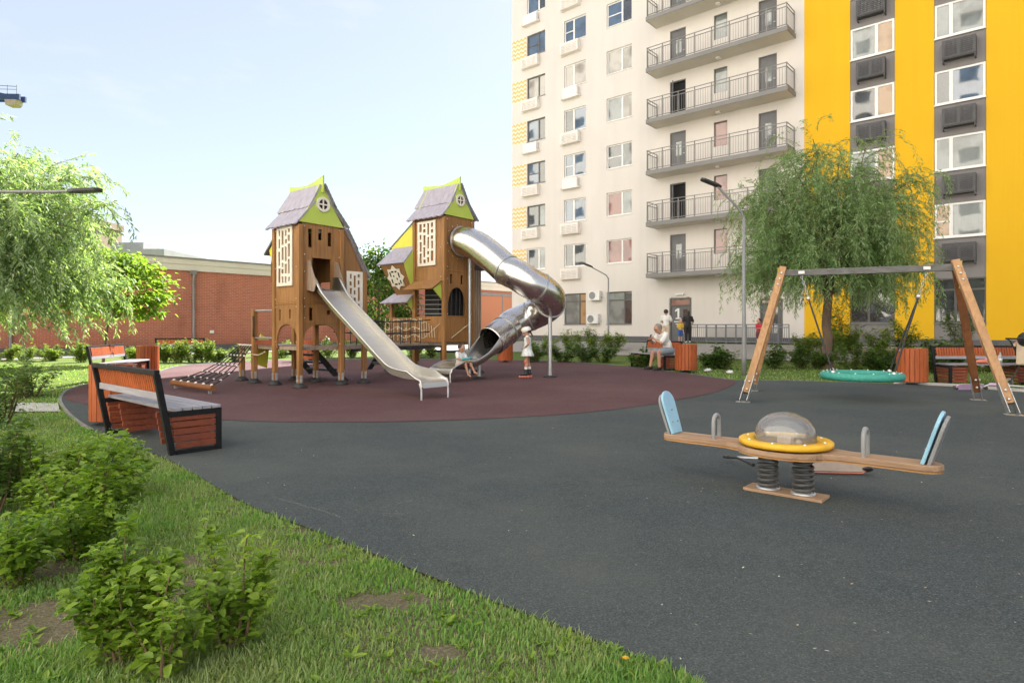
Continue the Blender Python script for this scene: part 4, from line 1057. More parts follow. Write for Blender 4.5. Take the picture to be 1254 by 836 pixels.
for f_ in (.04, .25, .43, .57, .72, .90): ring(min(L_ - 2, max(1, int(f_ * L_))))
# open run-out
xe, ye, ze = path[-1]
ED = -1.74 - ye
tr = smooth_curve([P3(xe, ye + .12, .96), P3(xe, ye - .10, .83), P3(xe, ye - .42, .61), P3(xe, ye - .82, .42), P3(xe, ye + ED + .55, .34), P3(xe, ye + ED + .09, .32), P3(xe, ye + ED + .02, .29), P3(xe, ye + ED, .2)], 5)
b = MB(); n = len(tr); m_ = 18
for i, p in enumerate(tr):
    q = min(1, max(0, (i - 2) / (n - 14))); 
    for k in range(m_ + 1):
        s = k / m_ * 2 - 1
        an = s * (math.pi * .62 * (1 - q) + math.pi * .36 * q)
        xx = TR * math.sin(an) * (1 - .0 * q); zz = TR * (1 - math.cos(an)) * (1 - .45 * q)
        flat_x = s * .36; flat_z = 0 if abs(s) < .72 else (abs(s) - .72) / .28 * (.20 if p.y > ye + ED + .44 else max(.01, .20 * (1 - (ye + ED + .44 - p.y) / .4)))
        xx = xx * (1 - q) + flat_x * q; zz = zz * (1 - q) + flat_z * q
        b.v.append((p.x + xx, p.y, p.z + zz - TR * (1 - q) * .96))
for i in range(n - 1):
    for k in range(m_): b.f.append((i * (m_ + 1) + k, i * (m_ + 1) + k + 1, (i + 1) * (m_ + 1) + k + 1, (i + 1) * (m_ + 1) + k)); b.sm.append(True)
chute = b.build('tube_run_out', M['steelslide'], T2); so_ = chute.modifiers.new('solid', 'SOLIDIFY'); so_.thickness = .014; so_.offset = -1
for k in (0, m_):
    MB().tube([b.v[i * (m_ + 1) + k] for i in range(n - 2)], .022, 8).build('slide_rail', M['steelslide'], chute)
for s in (-.33, .33): MB().tube([(xe + s, ye + ED + .04, .3), (xe + s, ye + ED, .22), (xe + s, ye + ED, .01)], .018, 8).build('slide_leg', M['galv'], chute)
CH_X, CH_Y = xe, .30
# supports
pm_ = path[int(L_ * .585)]
def support(x, y, z1):
    o = MB().tube([(x, y, .05), (x, y, z1)], .05, 14).build('support_post', M['galv'], T2)
    MB().lathe([(0, 0), (.17, 0), (.16, .03), (.07, .05), (0, .05)], 16, (x, y, .02)).build('foot', M['rubberblack'], o)
    MB().box((x, y, z1 + .02), (.12, .3, .05)).build('bracket', M['galv'], o)
tl_ = lambda p: (p - T2.location)
q = tl_(G(677, 458.5)); lx, ly = q.dot(U), q.dot(N)
support(cx2 + Rr * .75, cy2 + Rr * .6, 1.62)
support(xe, ye - .40, .52)

# ------------------------------------------------------------------ straight seesaw on springs
SW = empty('spring_seesaw', SE, RZ); tag(SW, 'wooden spring seesaw with clear dome on a yellow disc and light blue backrests', 'seesaw')
pl = []
HL = .98
def halfw(x):
    a = abs(x)
    if a < .30: return .10 + .20 * math.sqrt(max(0, 1 - (a / .31) ** 2)) if a < .29 else .145
    if a < .42: return .105 + .04 * (1 - (a - .30) / .12)
    if a < HL - .11: return .105
    return .105 * math.sqrt(max(0, 1 - ((a - HL + .11) / .11) ** 2))
xs_ = [HL * math.sin(math.pi / 2 * i / 40) if False else -HL + 2 * HL * i / 80 for i in range(81)]
top = [(x, halfw(x)) for x in xs_]; poly = [(x, -h) for x, h in top] + [(x, h) for x, h in top[::-1][1:-1]]
plank = MB().prism(poly, (Vector((0, 0, .352)), X_, Y_), .038).build('plank', M['plank'], SW, .004)
MB().prism([(x * .998, y * .98) for x, y in poly], (Vector((0, 0, .325)), X_, Y_), .012).build('plank_underside', M['plankedge'], plank)
MB().lathe([(.215, .372), (.24, .372), (.315, .385), (.325, .395), (.325, .418), (.31, .428), (.225, .425), (.215, .415)], 48).build('disc', M['yellowp'], SW)
gl = bpy.data.materials.new('clear_dome'); gl.use_nodes = True; t = NT(gl)
fz = t.n('ShaderNodeFresnel'); fz.inputs[0].default_value = 1.5; g1 = t.n('ShaderNodeBsdfGlossy'); g1.inputs['Roughness'].default_value = .06
tr_ = t.n('ShaderNodeBsdfTransparent'); tr_.inputs[0].default_value = (.95, .95, .94, 1)
df = t.n('ShaderNodeBsdfDiffuse'); df.inputs[0].default_value = (.85, .87, .88, 1)
m0 = t.n('ShaderNodeMixShader'); m0.inputs[0].default_value = .17; t.l(tr_.outputs[0], m0.inputs[1]); t.l(df.outputs[0], m0.inputs[2])
mx = t.n('ShaderNodeMixShader'); t.l(t.math('MULTIPLY_ADD', fz.outputs[0], .9, .03), mx.inputs[0]); t.l(m0.outputs[0], mx.inputs[1]); t.l(g1.outputs[0], mx.inputs[2]); t.l(mx.outputs[0], t.t.nodes['Material Output'].inputs[0])
M['dome'] = gl
MB().lathe([(.212, .40), (.213, .46)] + [(.213 * math.cos(a), .46 + .165 * math.sin(a)) for a in np.linspace(.05, math.pi / 2 - .001, 14)], 40).build('dome', gl, SW)
MB().lathe([(.0, .373), (.2, .373), (.2, .376), (0, .376)], 32).build('dome_floor', M['woodgrey'], SW)
b = MB(); b.box((0, 0, .41), (.10, .06, .06)); b.ball((.08, .04, .40), .025); b.build('figure', M['woodgrey'], SW)
bolts(SW, [(.275 * math.cos(a), .275 * math.sin(a), .425) for a in np.arange(0, 6.28, .785)], .011)
for s in (-1, 1):
    # inverted-U handle
    x = s * .53
    MB().tube([(x, -.055, .36), (x, -.055, .50)] + [(x, -.055 * math.cos(a), .50 + .055 * math.sin(a)) for a in np.linspace(.3, math.pi - .3, 7)] + [(x, .055, .50), (x, .055, .36)], .016, 10).build('handle', M['grey'], SW)
    # rounded backrest leaning outwards
    o_, d_ = Vector((s * .87, 0, .372)), Vector((s * .30, 0, .95)).normalized()
    pr = [(-.085, .0), (.085, .0), (.10, .26)] + [(.10 * math.cos(a), .26 + .10 * math.sin(a)) for a in np.linspace(.3, math.pi - .3, 9)] + [(-.10, .26)]
    bk = MB().prism(pr, (o_, Y_, d_), .022).build('backrest', M['blue'], SW, .006)
    MB().prism([(p[0] * .9, p[1] * .93) for p in pr], (o_ + Vector((s * .035, 0, -.004)), Y_, d_), .022).build('backrest_support', M['grey'], bk, .005)
    bb_ = MB(); nn = d_.cross(Y_) * (1 if s > 0 else 1)
    for (a, c) in ((-.045, .10), (.045, .10), (0, .2)): bb_.ball(o_ + Y_ * a + d_ * c - X_ * s * .013, .009, 8, 5)
    bb_.build('bolt_heads', M['grey'], bk)
    # coil spring
    pts = []; tn = 6.2; nn = 150; xc = s * .125
    for i in range(nn + 1):
        a = 2 * math.pi * tn * i / nn; r_ = .066 - .01 * max(0, (i / nn - .8) / .2)
        pts.append((xc + r_ * math.cos(a), r_ * math.sin(a), .045 + .235 * i / nn))
    MB().tube(pts, .0115, 8).build('spring', M['springgrey'], SW)
    MB().lathe([(0, .035), (.085, .035), (.085, .05), (.05, .06), (0, .06)], 20, (xc, 0, 0)).build('spring_clamp', M['galv'], SW)
    MB().box((xc, 0, .296), (.16, .16, .03)).build('mount_plate', M['black'], SW)
MB().box((0, 0, .028), (.56, .20, .022)).build('base_plate', M['plank'], SW, .004)
MB().box((0, 0, .312), (.46, .12, .012)).build('mount_bar', M['black'], SW)

# ------------------------------------------------------------------ swing frame with nest swing
fl1, fr1 = G(910, 493), G(1242, 509); dv = Vector((.86, 1.85, 0))
tl, tr2 = Vector((4.87, 11.25, 2.22)), Vector((7.13, 10.15, 2.22))
M['barweathered'] = varied('weathered_bar', (0.085, 0.085, 0.082), (0.15, 0.15, 0.145), 7, 0.6, 0.1, (1, 1, 3))
SWG = empty('swing_frame', (fl1 + fr1 + dv) / 2); tag(SWG, 'A-frame swing stand with laminated timber legs and grey steel crossbar', 'swing'); o0 = SWG.location.copy()
rel = lambda p: Vector(p) - o0
bd = (tr2 - tl).normalized()
for (f0, tp, sgn) in ((fl1, tl, 1), (fr1, tr2, 1)):
    out_ = -1 if f0 is fl1 else 1
    for kk, ft in enumerate((f0, f0 + dv)):
        top_ = tp + bd * out_ * .04 + (dv.normalized() * (.06 if kk else -.06)); ft2 = ft + (top_ - ft).normalized() * .18
        d = (top_ - ft2).normalized()
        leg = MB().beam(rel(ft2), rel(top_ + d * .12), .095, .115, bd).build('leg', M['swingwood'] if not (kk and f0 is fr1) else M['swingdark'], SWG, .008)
        b = MB(); sd_ = bd.cross(d).normalized()
        for s in (-1, 1): b.prism([(-.06, .30), (.06, .30), (.085, -.16), (-.085, -.16)], (rel(ft2) + bd * s * .056, sd_, d), .008)
        b.box(rel(ft) + Vector((0, 0, .012)), (.22, .2, .012), Matrix.Rotation(math.atan2(bd.y, bd.x), 3, 'Z')); b.build('foot_bracket', M['galv'], leg)
        b = MB()
        for q in (.22, .08): b.ball(rel(ft2) + d * q - dv.normalized() * .075 + bd * .0, .02, 8, 6); b.ball(rel(ft2) + d * q + bd * out_ * .065, .02, 8, 6)
        LL = (top_ - ft2).length
        for q in (.0, .12, .24): b.ball(rel(ft2) + d * (LL - q) - dv.normalized() * .06 * (1) , .02, 8, 6); b.ball(rel(ft2) + d * (LL - q) + bd * out_ * .055, .02, 8, 6)
        b.build('bolt_heads', M['bolt'], leg)
    # yellow plate at the top of the pair
    MB().prism([(-.05, .10), (.10, .10), (.22, -.30), (.08, -.34)], (rel(tp) + bd * out_ * .10, dv.normalized(), Z_), .012).build('top_plate', M['yellowlime'], SWG)
bar = MB().beam(rel(tl), rel(tr2), .08, .11).build('crossbar', M['barweathered'], SWG, .006)
# nest swing
nc = (tl + tr2) / 2; nc = Vector((nc.x - .05, nc.y, .43))
NS = empty('nest_swing', nc, math.atan2(bd.y, bd.x)); tag(NS, 'round teal nest swing hanging by ropes from the grey crossbar', 'swing seat')
MB().tube([(.58 * math.cos(a), .58 * math.sin(a), 0) for a in np.linspace(0, 2 * math.pi, 48, endpoint=False)], .065, 16, closed=True).build('ring', M['teal'], NS)
b = MB()
for i in range(-5, 6):
    q = i * .1; h = math.sqrt(max(0, .56 ** 2 - q * q))
    b.tube([(q, -h + 2 * h * k / 10, -.07 * (1 - ((k - 5) / 5) ** 2) * (1 - (q / .56) ** 2)) for k in range(11)], .009, 6)
    b.tube([(-h + 2 * h * k / 10, q, -.07 * (1 - ((k - 5) / 5) ** 2) * (1 - (q / .56) ** 2)) for k in range(11)], .009, 6)
b.build('net', M['rope'], NS)
for s in (-1, 1):
    kx = s * .80; top_ = Vector((s * .93, 0, 2.16 - .43)); kz = Vector((s * .70 + s * .12, 0, 1.33))
    rp_ = MB()
    for yy in (-.36, .36): rp_.tube([kz, (s * .44, yy, .06)], .014, 8)
    r_ = rp_.build('rope', M['rope'], NS)
    c_ = MB(); n = 9
    for i in range(n):
        p = top_.lerp(kz, (i + .5) / n); q_ = Matrix.Rotation(rad(90 * (i % 2)), 3, 'Z')
        c_.tube([p + q_ @ Vector((.016 * math.cos(a), 0, .032 * math.sin(a))) for a in np.linspace(0, 6.28, 10, endpoint=False)], .005, 6, closed=True)
    c_.build('chain', M['galv'], r_)
    k_ = MB(); k_.ball(kz, .035); [k_.ball((s * .44, yy, .07), .034) for yy in (-.36, .36)]; k_.build('coupling', M['bolt'], r_)
    MB().box(top_ + Vector((0, 0, .06)), (.1, .1, .05)).build('bracket', M['galv'], r_)
b = MB(); [b.ball((.58 * math.cos(a), .58 * math.sin(a), .066), .014, 8, 5) for a in np.arange(0, 6.28, .45)]; b.build('clips', M['bolt'], NS)
# ------------------------------------------------------------------ benches
M['frameblack'] = varied('matt_black_frame', (.007, .007, .008), (.014, .014, .015), 18, .6, .05, spec=.25)
def make_bench(loc, rz, L=1.92):
    t = empty('park_bench', loc, rz); h = L / 2
    for s in (-1, 1):
        b = MB(); x = s * (h - .03)
        b.beam((x, -.20, .02), (x, -.34, .80), .055, .055, (1, 0, 0)); b.beam((x, .24, .0), (x, .24, .44), .055, .055, (1, 0, 0))
        b.beam((x, -.17, .03), (x, .21, .03), .05, .05); b.beam((x, -.24, .41), (x, .212, .41), .05, .05)
        b.build('frame', M['frameblack'], t, .005)
    b = MB(); b.beam((-h, -.345, .82), (h, -.345, .82), .05, .05); b.build('top_rail', M['frameblack'], t, .005)
    b = MB(); b.beam((-h + .06, -.292, .585), (h - .06, -.292, .585), .03, .07); b.build('lower_rail', M['seatgrey'], t, .005)
    b = MB(); n = 30; tilt = Matrix.Rotation(math.atan2(.14, .78), 3, 'X')
    for i in range(n):
        x = -h + .08 + (L - .16) * (i + .5) / n; b.box((x, -.300, .715), ((L - .16) / n - .017, .026, .185), tilt)
    b.build('backrest', M['orange'], t, .003)
    b = MB()
    for i in range(5): b.bb(-h + .005, h - .005, -.20 + i * .093, -.20 + i * .093 + .085, .437, .468)
    b.build('seat', M['seatgrey'], t, .004)
    for s in (-1, 1):
        for off in (0, .38):
            b = MB(); x = s * (h - .03 - off)
            for i in range(5): z = .07 + i * .068; y0 = -.175 - .01 * i * 1.2; b.box((x, (y0 + .235) / 2, z + .028), (.024, .225 - y0 - .012 + .0, .056))
            b.build('end_panel', M['orangeh'], t, .003)
    for s in (-1, 1):
        b = MB()
        for i in range(5): b.bb(s * (h - .05), s * (h - .40), .185, .209, .07 + i * .068, .126 + i * .068)
        b.build('front_panel', M['orangeh'], t, .003)
    return t
yv = lambda a: Vector((math.cos(a), math.sin(a), 0))
nb = (Vector((-3.33, 5.98, 0)) + Vector((-4.68, 7.4, 0))) / 2 + N * .22
bench = make_bench(nb, RZ); GRB = 'slatted benches round the playground'
tag(bench, 'nearest slatted bench, beside the green shrubs, seen from behind with orange back', 'bench', GRB)
def put(o, loc, rz, label, group):
    c = copy_tree(o); c.location = loc; c.rotation_euler = (0, 0, rz); tag(c, label, group=group); return c
rm = (Vector((-9.13, 13.65, 0)) + Vector((-9.5, 15.5, 0))) / 2
put(bench, rm + Vector((.98, .2, 0)) * .26, math.atan2(-.98, .2), 'orange slatted bench on the lawn edge under the bright willow', GRB)
put(bench, Vector((4.12, 19.1, 0)) + Vector((.94, .33, 0)) * .24, math.atan2(.94, -.33), 'slatted bench the man in white shirt sits on', GRB)
put(bench, Vector((10.35, 13.75, 0)), math.pi, 'red brown bench with bottle on it behind the swing at the right edge', GRB)
put(bench, Vector(((226 - CX) / F * 24.6, 24.6, 0)), 0, 'far bench mostly hidden by the hedge before the brick hall', GRB)
# ------------------------------------------------------------------ litter bins
def make_bin(loc):
    t = empty('litter_bin', loc); n = 20; b = MB()
    for i in range(n):
        a = 2 * math.pi * i / n; b.box((.255 * math.cos(a), .255 * math.sin(a), .425), (.022, .074, .70), Matrix.Rotation(a, 3, 'Z'))
    b.build('slats', M['orange'], t, .004)
    MB().lathe([(0, .0), (.14, 0), (.14, .03), (.06, .05), (.06, .10), (.235, .10), (.24, .74), (.205, .75), (.20, .60), (0, .55)], 24).build('drum', M['black'], t)
    MB().lathe([(.20, .745), (.245, .745), (.245, .762), (.20, .762)], 28, smooth=False).build('rim', M['orangeh'], t)
    MB().box((.262, 0, .742), (.03, .06, .05)).build('latch', M['galv'], t)
    return t
GB = 'round slatted litter bins'
bin0 = make_bin(G(139, 520)); tag(bin0, 'orange slatted litter bin standing directly behind the nearest bench', 'litter bin', GB)
for (px, py, Y, lab) in ((181, 0, 16.6, 'orange slatted litter bin past the bench under the bright willow'), (380, 0, 23.4, 'small far bin seen between the legs of the nearer tower'), (619, 0, 22.6, 'far orange bin half hidden under the steel tube'),
                     (840, 456, 0, 'orange litter bin at the end of the bench of the seated man'), (1117, 471, 0, 'red brown litter bin beside the teal nest swing')):
    if not Y: Y = CH * F / (py - HOR)
    c = put(bin0, Vector(((px - CX) / F * Y, Y, ground_z((px - CX) / F * Y, Y))), R.uniform(0, 6), lab, GB)
    if px in (1117, 840): c.scale = (1.12, 1.12, 1.02)
# ------------------------------------------------------------------ lamps
def lamp(name, base, z0, z1, top, label, pr=.06):
    t = empty(name, base); tag(t, label, 'street lamp', 'slender street lamps'); b = MB()
    b.lathe([(.0, 0), (pr * 1.25, 0), (pr * 1.25, .6), (pr * 1.02, .66), (pr, .68), (pr * .75, z1), (0, z1)], 20); b.build('pole', M['lampgrey'], t)
    tp = Vector(top) - Vector(base); d = (tp - Vector((0, 0, z1)))
    MB().tube([(0, 0, z1 - .05), Vector((0, 0, z1)) + d * .12 + Z_ * .06, Vector((0, 0, z1)) + d * .8, tp - d * .04], pr * .6, 12).build('arm', M['lampgrey'], t)
    dh = Vector((d.x, d.y, 0)).normalized(); b = MB()
    fr_ = (tp + dh * -.05, dh, dh.cross(Z_) * -1 + Z_ * 0)
    hd = Vector((dh.x, dh.y, .35 * (1 if d.z > .3 else .1))).normalized(); sdv = Z_.cross(hd).normalized()
    b.prism([(-.12, -.04), (.02, -.10), (.40, -.10), (.46, -.05), (.46, .05), (.40, .10), (.02, .10), (-.12, .04)], (tp, hd, sdv), .055); b.build('lamp_head', M['black'], t, .008)
    return t
p = G(911, 460); lamp('street_lamp', p, 4, 4.12, W(878, 227, p.y - .1), 'tall grey street lamp standing left of the swing with arm angled up', .05)
p = Vector((118 / F * 30.5, 30.5, ground_z(118 / F * 30.5, 30.5))); lamp('street_lamp', p, 3, W(0, 340, 30.5).z - p.z, W(723, 326, 30.2), 'thin street lamp close to the cream wall behind the hedge', .045)
p = Vector((-10.4, 11.0, 0)); lamp('street_lamp', p, 4, W(0, 239, 11).z, W(92, 234, 10.9), 'street lamp reaching into view over the bright willow at left edge', .045)
# ------------------------------------------------------------------ kick scooters left lying about
def scooter(loc, rz, deckm, accent, label):
    t = empty('kick_scooter', loc, rz); tag(t, label, 'scooter', 'children kick scooters lying on the rubber')
    # lying on its side: deck plane vertical, x forward
    MB().prism([(-.27, .0), (-.24, -.055), (.22, -.06), (.27, -.03), (.27, .03), (.22, .06), (-.24, .055)], (Vector((0, 0, .085)), X_, Vector((0, .55, .84))), .02).build('deck', deckm, t, .004)
    b = MB(); b.prism([(-.285, .0), (-.25, -.066), (.23, -.07), (.285, -.036), (.285, .036), (.23, .07), (-.25, .066)], (Vector((0, .010, .079)), X_, Vector((0, .55, .84))), .012); b.build('deck_rim', accent, t)
    for x in (.28, -.33): MB().lathe([(0, -.014), (.03, -.014), (.052, -.010), (.052, .010), (.03, .014), (0, .014)], 20, (x, -.015, .06), Matrix.Rotation(rad(-33), 3, 'X')).build('wheel', M['black'], t)
    st = MB(); st.tube([(-.30, 0, .08), (-.36, .05, .13), (-.90, .28, .10)], .017, 10); s_ = st.build('stem', M['galv'], t)
    MB().tube([(-.36, .05, .13), (-.46, .09, .127)], .028, 10).build('joint', accent, s_)
    MB().tube([(-.86, .05, .10), (-.90, .28, .10), (-.94, .50, .06)], .013, 8).build('handlebar', M['black'], s_)
    MB().tube([(-.86, .05, .10), (-.84, -.07, .10)], .019, 8).build('grip', M['black'], s_); MB().tube([(-.935, .47, .065), (-.955, .58, .05)], .019, 8).build('grip', M['black'], s_)
    return t
M['scred'] = varied('salmon_plastic', (0.60, 0.16, 0.11), (0.68, 0.22, 0.15), 8, .45, .02); M['pink'] = varied('pink_plastic', (0.72, 0.42, 0.46), (0.80, 0.50, 0.54), 8, .45, .02)
M['lilac'] = varied('lilac_plastic', (0.56, 0.38, 0.58), (0.66, 0.46, 0.68), 8, .5, .02); M['scdeck'] = varied('scooter_deck', (0.24, 0.19, 0.155), (0.32, 0.26, 0.21), 10, .6, .05)
scooter(G(1027, 584) + Vector((.0, .02, .016)), rad(-4), M['scdeck'], M['scred'], 'scooter with salmon red rim lying behind the seesaw springs').scale = (.84, .84, .84)
scooter(G(1170, 480) + Vector((.35, .1, .016)), rad(184), M['pink'], M['lilac'], 'pink and lilac scooter lying by the rear right swing leg')
# ------------------------------------------------------------------ things on the right bench, stroller, litter
bt = Vector((10.35, 13.75, 0))
q = Vector(((1224 - CX) / F * 13.6, 13.58, .468)); t_ = MB().lathe([(0, 0), (.036, 0), (.038, .02), (.038, .15), (.03, .19), (.014, .22), (.014, .25), (0, .25)], 18); clear = mat('clear_plastic', (.75, .78, .78), .12); clear.node_tree.nodes['Principled BSDF'].inputs['Transmission Weight'].default_value = .55
o = t_.build('water_bottle', clear); o.location = q; tag(o, 'clear water bottle standing on the bench behind the swing', 'bottle')
MB().lathe([(.0385, .05), (.0392, .05), (.0392, .12), (.0385, .12)], 18).build('bottle_label', M['white'], o)
o = MB().ball((0, 0, .05), .1, 16, 10, (1.5, .8, .5)).ball((.12, 0, .07), .08, 14, 9, (1, .9, .75)).build('toy_bag', M['scred']); o.location = Vector(((1203 - CX) / F * 13.55, 13.55, .47)); tag(o, 'small orange and purple toy bag on the bench behind the swing', 'bag')
MB().ball((.13, -.02, .10), .075, 14, 9, (1, .9, .7)).build('flap', M['lilac'], o)
st = empty('baby_stroller', Vector((10.72, 12.95, 0)), rad(10)); tag(st, 'baby stroller with beige seat and black hood at the right edge', 'stroller')
fab = varied('beige_fabric', (0.60, 0.48, 0.34), (0.66, 0.54, 0.40), 12, .85, .1)
MB().prism([(-.22, .48), (.30, .42), (.36, .55), (.02, .62), (-.10, .98), (-.20, .98)], (Vector((0, 0, 0)), X_, Z_), .36).build('seat', fab, st, .03)
b = MB(); b.ball((-.12, 0, 1.0), .2, 18, 10, (.75, .95, .85)); b.build('hood', M['black'], st)
b = MB()
for y in (-.22, .22): b.tube([(.32, y, .12), (.0, y, .50), (-.30, y, .98), (-.40, y, 1.02)], .014, 8); b.tube([(-.30, y, .12), (.02, y, .55)], .014, 8)
b.tube([(-.40, -.22, 1.02), (-.40, .22, 1.02)], .02, 8); b.build('frame', M['black'], st)
for x in (.32, -.30):
    for y in (-.24, .24): MB().lathe([(.055, -.018), (.09, -.018), (.10, 0), (.09, .018), (.055, .018)], 20, (x, y, .10), Matrix.Rotation(rad(90), 3, 'X')).build('wheel', M['grey'], st)
for i, (px, py) in enumerate(((867, 455.5), (894, 458))):
    p = on(px, py); b = MB(); r_ = random.Random(i); b.ball((0, 0, .035), .07, 9, 7, (1.5, 1, .55)); b.v = [(x * r_.uniform(.7, 1.25), y * r_.uniform(.7, 1.25), max(0, z * r_.uniform(.5, 1.4))) for x, y, z in b.v]
    o = b.build('crumpled_paper', M['white']); o.location = p + Vector((0, 0, .02)); tag(o, ('crumpled white paper on the grass nearer the orange bin', 'crumpled white paper on the grass nearer the street lamp')[i], 'paper', 'crumpled papers on the lawn strip')
# ------------------------------------------------------------------ people (local: x forward, y left, z up)
SK = {'light': varied('skin_light', (0.56, 0.33, 0.23), (0.62, 0.38, 0.27), 14, .55, .02), 'tan': varied('skin_tan', (0.44, 0.23, 0.145), (0.50, 0.27, 0.175), 14, .55, .02)}
def cloth(n, c): return varied(n, tuple(x * .88 for x in c), c, 9, .85, .25, dist=.006)
M['c_white'] = cloth('white_cotton', (.80, .79, .76)); M['c_denim'] = cloth('blue_grey_cotton', (.26, .31, .36)); M['c_black'] = cloth('black_cotton', (.022, .022, .024))
M['c_yellow'] = cloth('yellow_cotton', (.78, .52, .06)); M['c_blue'] = cloth('blue_cotton', (.05, .12, .36)); M['c_red'] = cloth('red_cotton', (.55, .03, .05)); M['c_lilac'] = cloth('lilac_cotton', (.62, .42, .62)); M['c_beige'] = cloth('beige_cotton', (.60, .49, .36)); M['c_plum'] = cloth('plum_cotton', (.16, .05, .07))
M['hairdark'] = varied('dark_hair', (.018, .012, .009), (.035, .024, .017), 40, .5, .2); M['hairgrey'] = varied('grey_hair', (.16, .14, .12), (.26, .23, .21), 40, .6, .2)
M['dressfloral'] = None
m = cloth('pale_floral', (.74, .76, .76)); t = NT(m); v = t.co('Object'); vo = t.n('ShaderNodeTexVoronoi'); vo.inputs['Scale'].default_value = 26; t.l(v, vo.inputs['Vector'])
t.col(t.mix(t.ramp(vo.outputs['Distance'], [(.22, (1, 1, 1)), (.3, (0, 0, 0))]), (.74, .76, .76), (.40, .48, .46))); M['dressfloral'] = m

def joints(h, **kw):
    J = dict(pelvis=(0, 0, .53), waist=(0, 0, .61), chest=(0, 0, .735), neck=(0, 0, .835), head=(.012, 0, .925))
    for s, k in ((1, 'l'), (-1, 'r')):
        J.update({'sh' + k: (0, s * .108, .80), 'el' + k: (-.01, s * .135, .63), 'wr' + k: (.03, s * .14, .485), 'hp' + k: (0, s * .052, .52), 'kn' + k: (.012, s * .054, .285), 'an' + k: (-.005, s * .054, .045), 'to' + k: (.085, s * .064, .016)})
    J.update(kw)
    return {k: Vector(v) * h for k, v in J.items()}
def remesh(o, vx_):
    r = o.modifiers.new('remesh', 'REMESH'); r.mode = 'VOXEL'; r.voxel_size = vx_; r.use_smooth_shade = True
    s = o.modifiers.new('smooth', 'SMOOTH'); s.factor = .5; s.iterations = 3
def person(loc, rz, h, J, label, skin='light', head=1.0, build=1.0, voxel=.012, shirt=None, shirt_len='short', lower=None, lower_len='short', hair='hairdark', hair_style='short', shoes=None, dress=None, helmet=None, face=None, hip_skirt=False):
    B = build * h; b = MB()
    c = b.cap
    fwd = face if face is not None else Vector((1, 0, 0)); fwd = Vector(fwd).normalized()
    side = Vector((0, 0, 1)).cross(fwd).normalized(); upv = fwd.cross(side)
    rot = Matrix((fwd, side, upv)).transposed()
    tdir = (J['chest'] - J['pelvis']).normalized()
    # trunk
    def trunk(b, g=0.0):
        b.ball(J['pelvis'], 1, 14, 9, ((.062 * B + g), (.088 * B + g), (.07 * B + g)))
        b.ball(J['waist'], 1, 14, 9, ((.055 * B + g), (.078 * B + g), (.085 * B + g)))
        b.ball(J['chest'], 1, 14, 9, ((.065 * B + g), (.098 * B + g), (.10 * B + g)))
        b.cap(J['waist'], J['chest'], .06 * B + g, .065 * B + g); b.cap(J['pelvis'], J['waist'], .062 * B + g, .06 * B + g)
        for k in 'lr': b.cap(J['chest'] * .3 + J['neck'] * .7 - Vector((0, 0, .02 * h)), J['sh' + k], .036 * B + g, .034 * B + g)
    trunk(b)
    hr = .068 * h * head; Hc = J['head']
    c(J['neck'] - tdir * .02 * h, Hc - upv * hr * .4, .034 * B, .033 * B)
    b.ball(Hc + upv * hr * .18, hr, 16, 11, (1.08, .88, 1.08), rot); b.ball(Hc - upv * hr * .5 + fwd * hr * .18, hr, 14, 9, (.72, .66, .66), rot)
    c(Hc - upv * hr * .05 + fwd * hr * .98, Hc - upv * hr * .32 + fwd * hr * 1.14, hr * .10, hr * .17, 8)          # nose
    c(Hc - upv * hr * .72 + fwd * hr * .78 - side * hr * .18, Hc - upv * hr * .72 + fwd * hr * .78 + side * hr * .18, hr * .13, hr * .13, 8)   # lips
    for s in (-1, 1): b.ball(Hc + side * s * hr * .88 - upv * hr * .08, hr * .24, 10, 7, (.7, .4, 1.1), rot)           # ears
    for k, s in (('l', 1), ('r', -1)):
        c(J['sh' + k], J['el' + k], .032 * B, .025 * B); c(J['el' + k], J['wr' + k], .025 * B, .017 * B)
        d = (J['wr' + k] - J['el' + k]).normalized(); w = J['wr' + k]
        # hand: palm, four bent fingers, thumb
        sd = d.cross(Vector((0, 0, 1)) if abs(d.z) < .9 else Vector((1, 0, 0))).normalized(); pn = sd.cross(d).normalized()
        c(w, w + d * .045 * h, .016 * B, .017 * B, 8)
        fr_ = max(.0055 * h, voxel * .62)
        for q, ln in zip((-1.5, -.5, .5, 1.5), (.036, .043, .046, .040)):
            a0 = w + d * .045 * h + sd * q * .0115 * h; a1 = a0 + d * ln * .55 * h - pn * .006 * h + sd * q * .003 * h; a2 = a1 + d * ln * .4 * h - pn * .016 * h
            c(a0, a1, fr_, fr_, 6); c(a1, a2, fr_, fr_ * .85, 6)
        c(w + d * .012 * h - sd * .014 * h, w + d * .034 * h - sd * .036 * h - pn * .008 * h, fr_ * 1.2, fr_, 6)
        c(J['hp' + k], J['kn' + k], .052 * B, .035 * B); c(J['kn' + k], J['an' + k], .034 * B, .022 * B)
        cm = J['kn' + k].lerp(J['an' + k], .3); b.ball(cm - (fwd if True else 0) * .006 * h, .037 * B, 10, 7, (1, .95, 1.6))
        c(J['an' + k], J['to' + k], .024 * B, .017 * B); c(J['an' + k] - (J['to' + k] - J['an' + k]).normalized() * .015 * h - Vector((0, 0, .012 * h)), J['to' + k], .02 * B, .016 * B)
    o = b.build('person', SK[skin]); o.location = loc; o.rotation_euler = (0, 0, rz); remesh(o, voxel); tag(o, label, 'person')
    g = .008 + .004 * h
    def kid(bb, nm, m, vx2=None):
        k_ = bb.build(nm, m, o); remesh(k_, vx2 or voxel); return k_
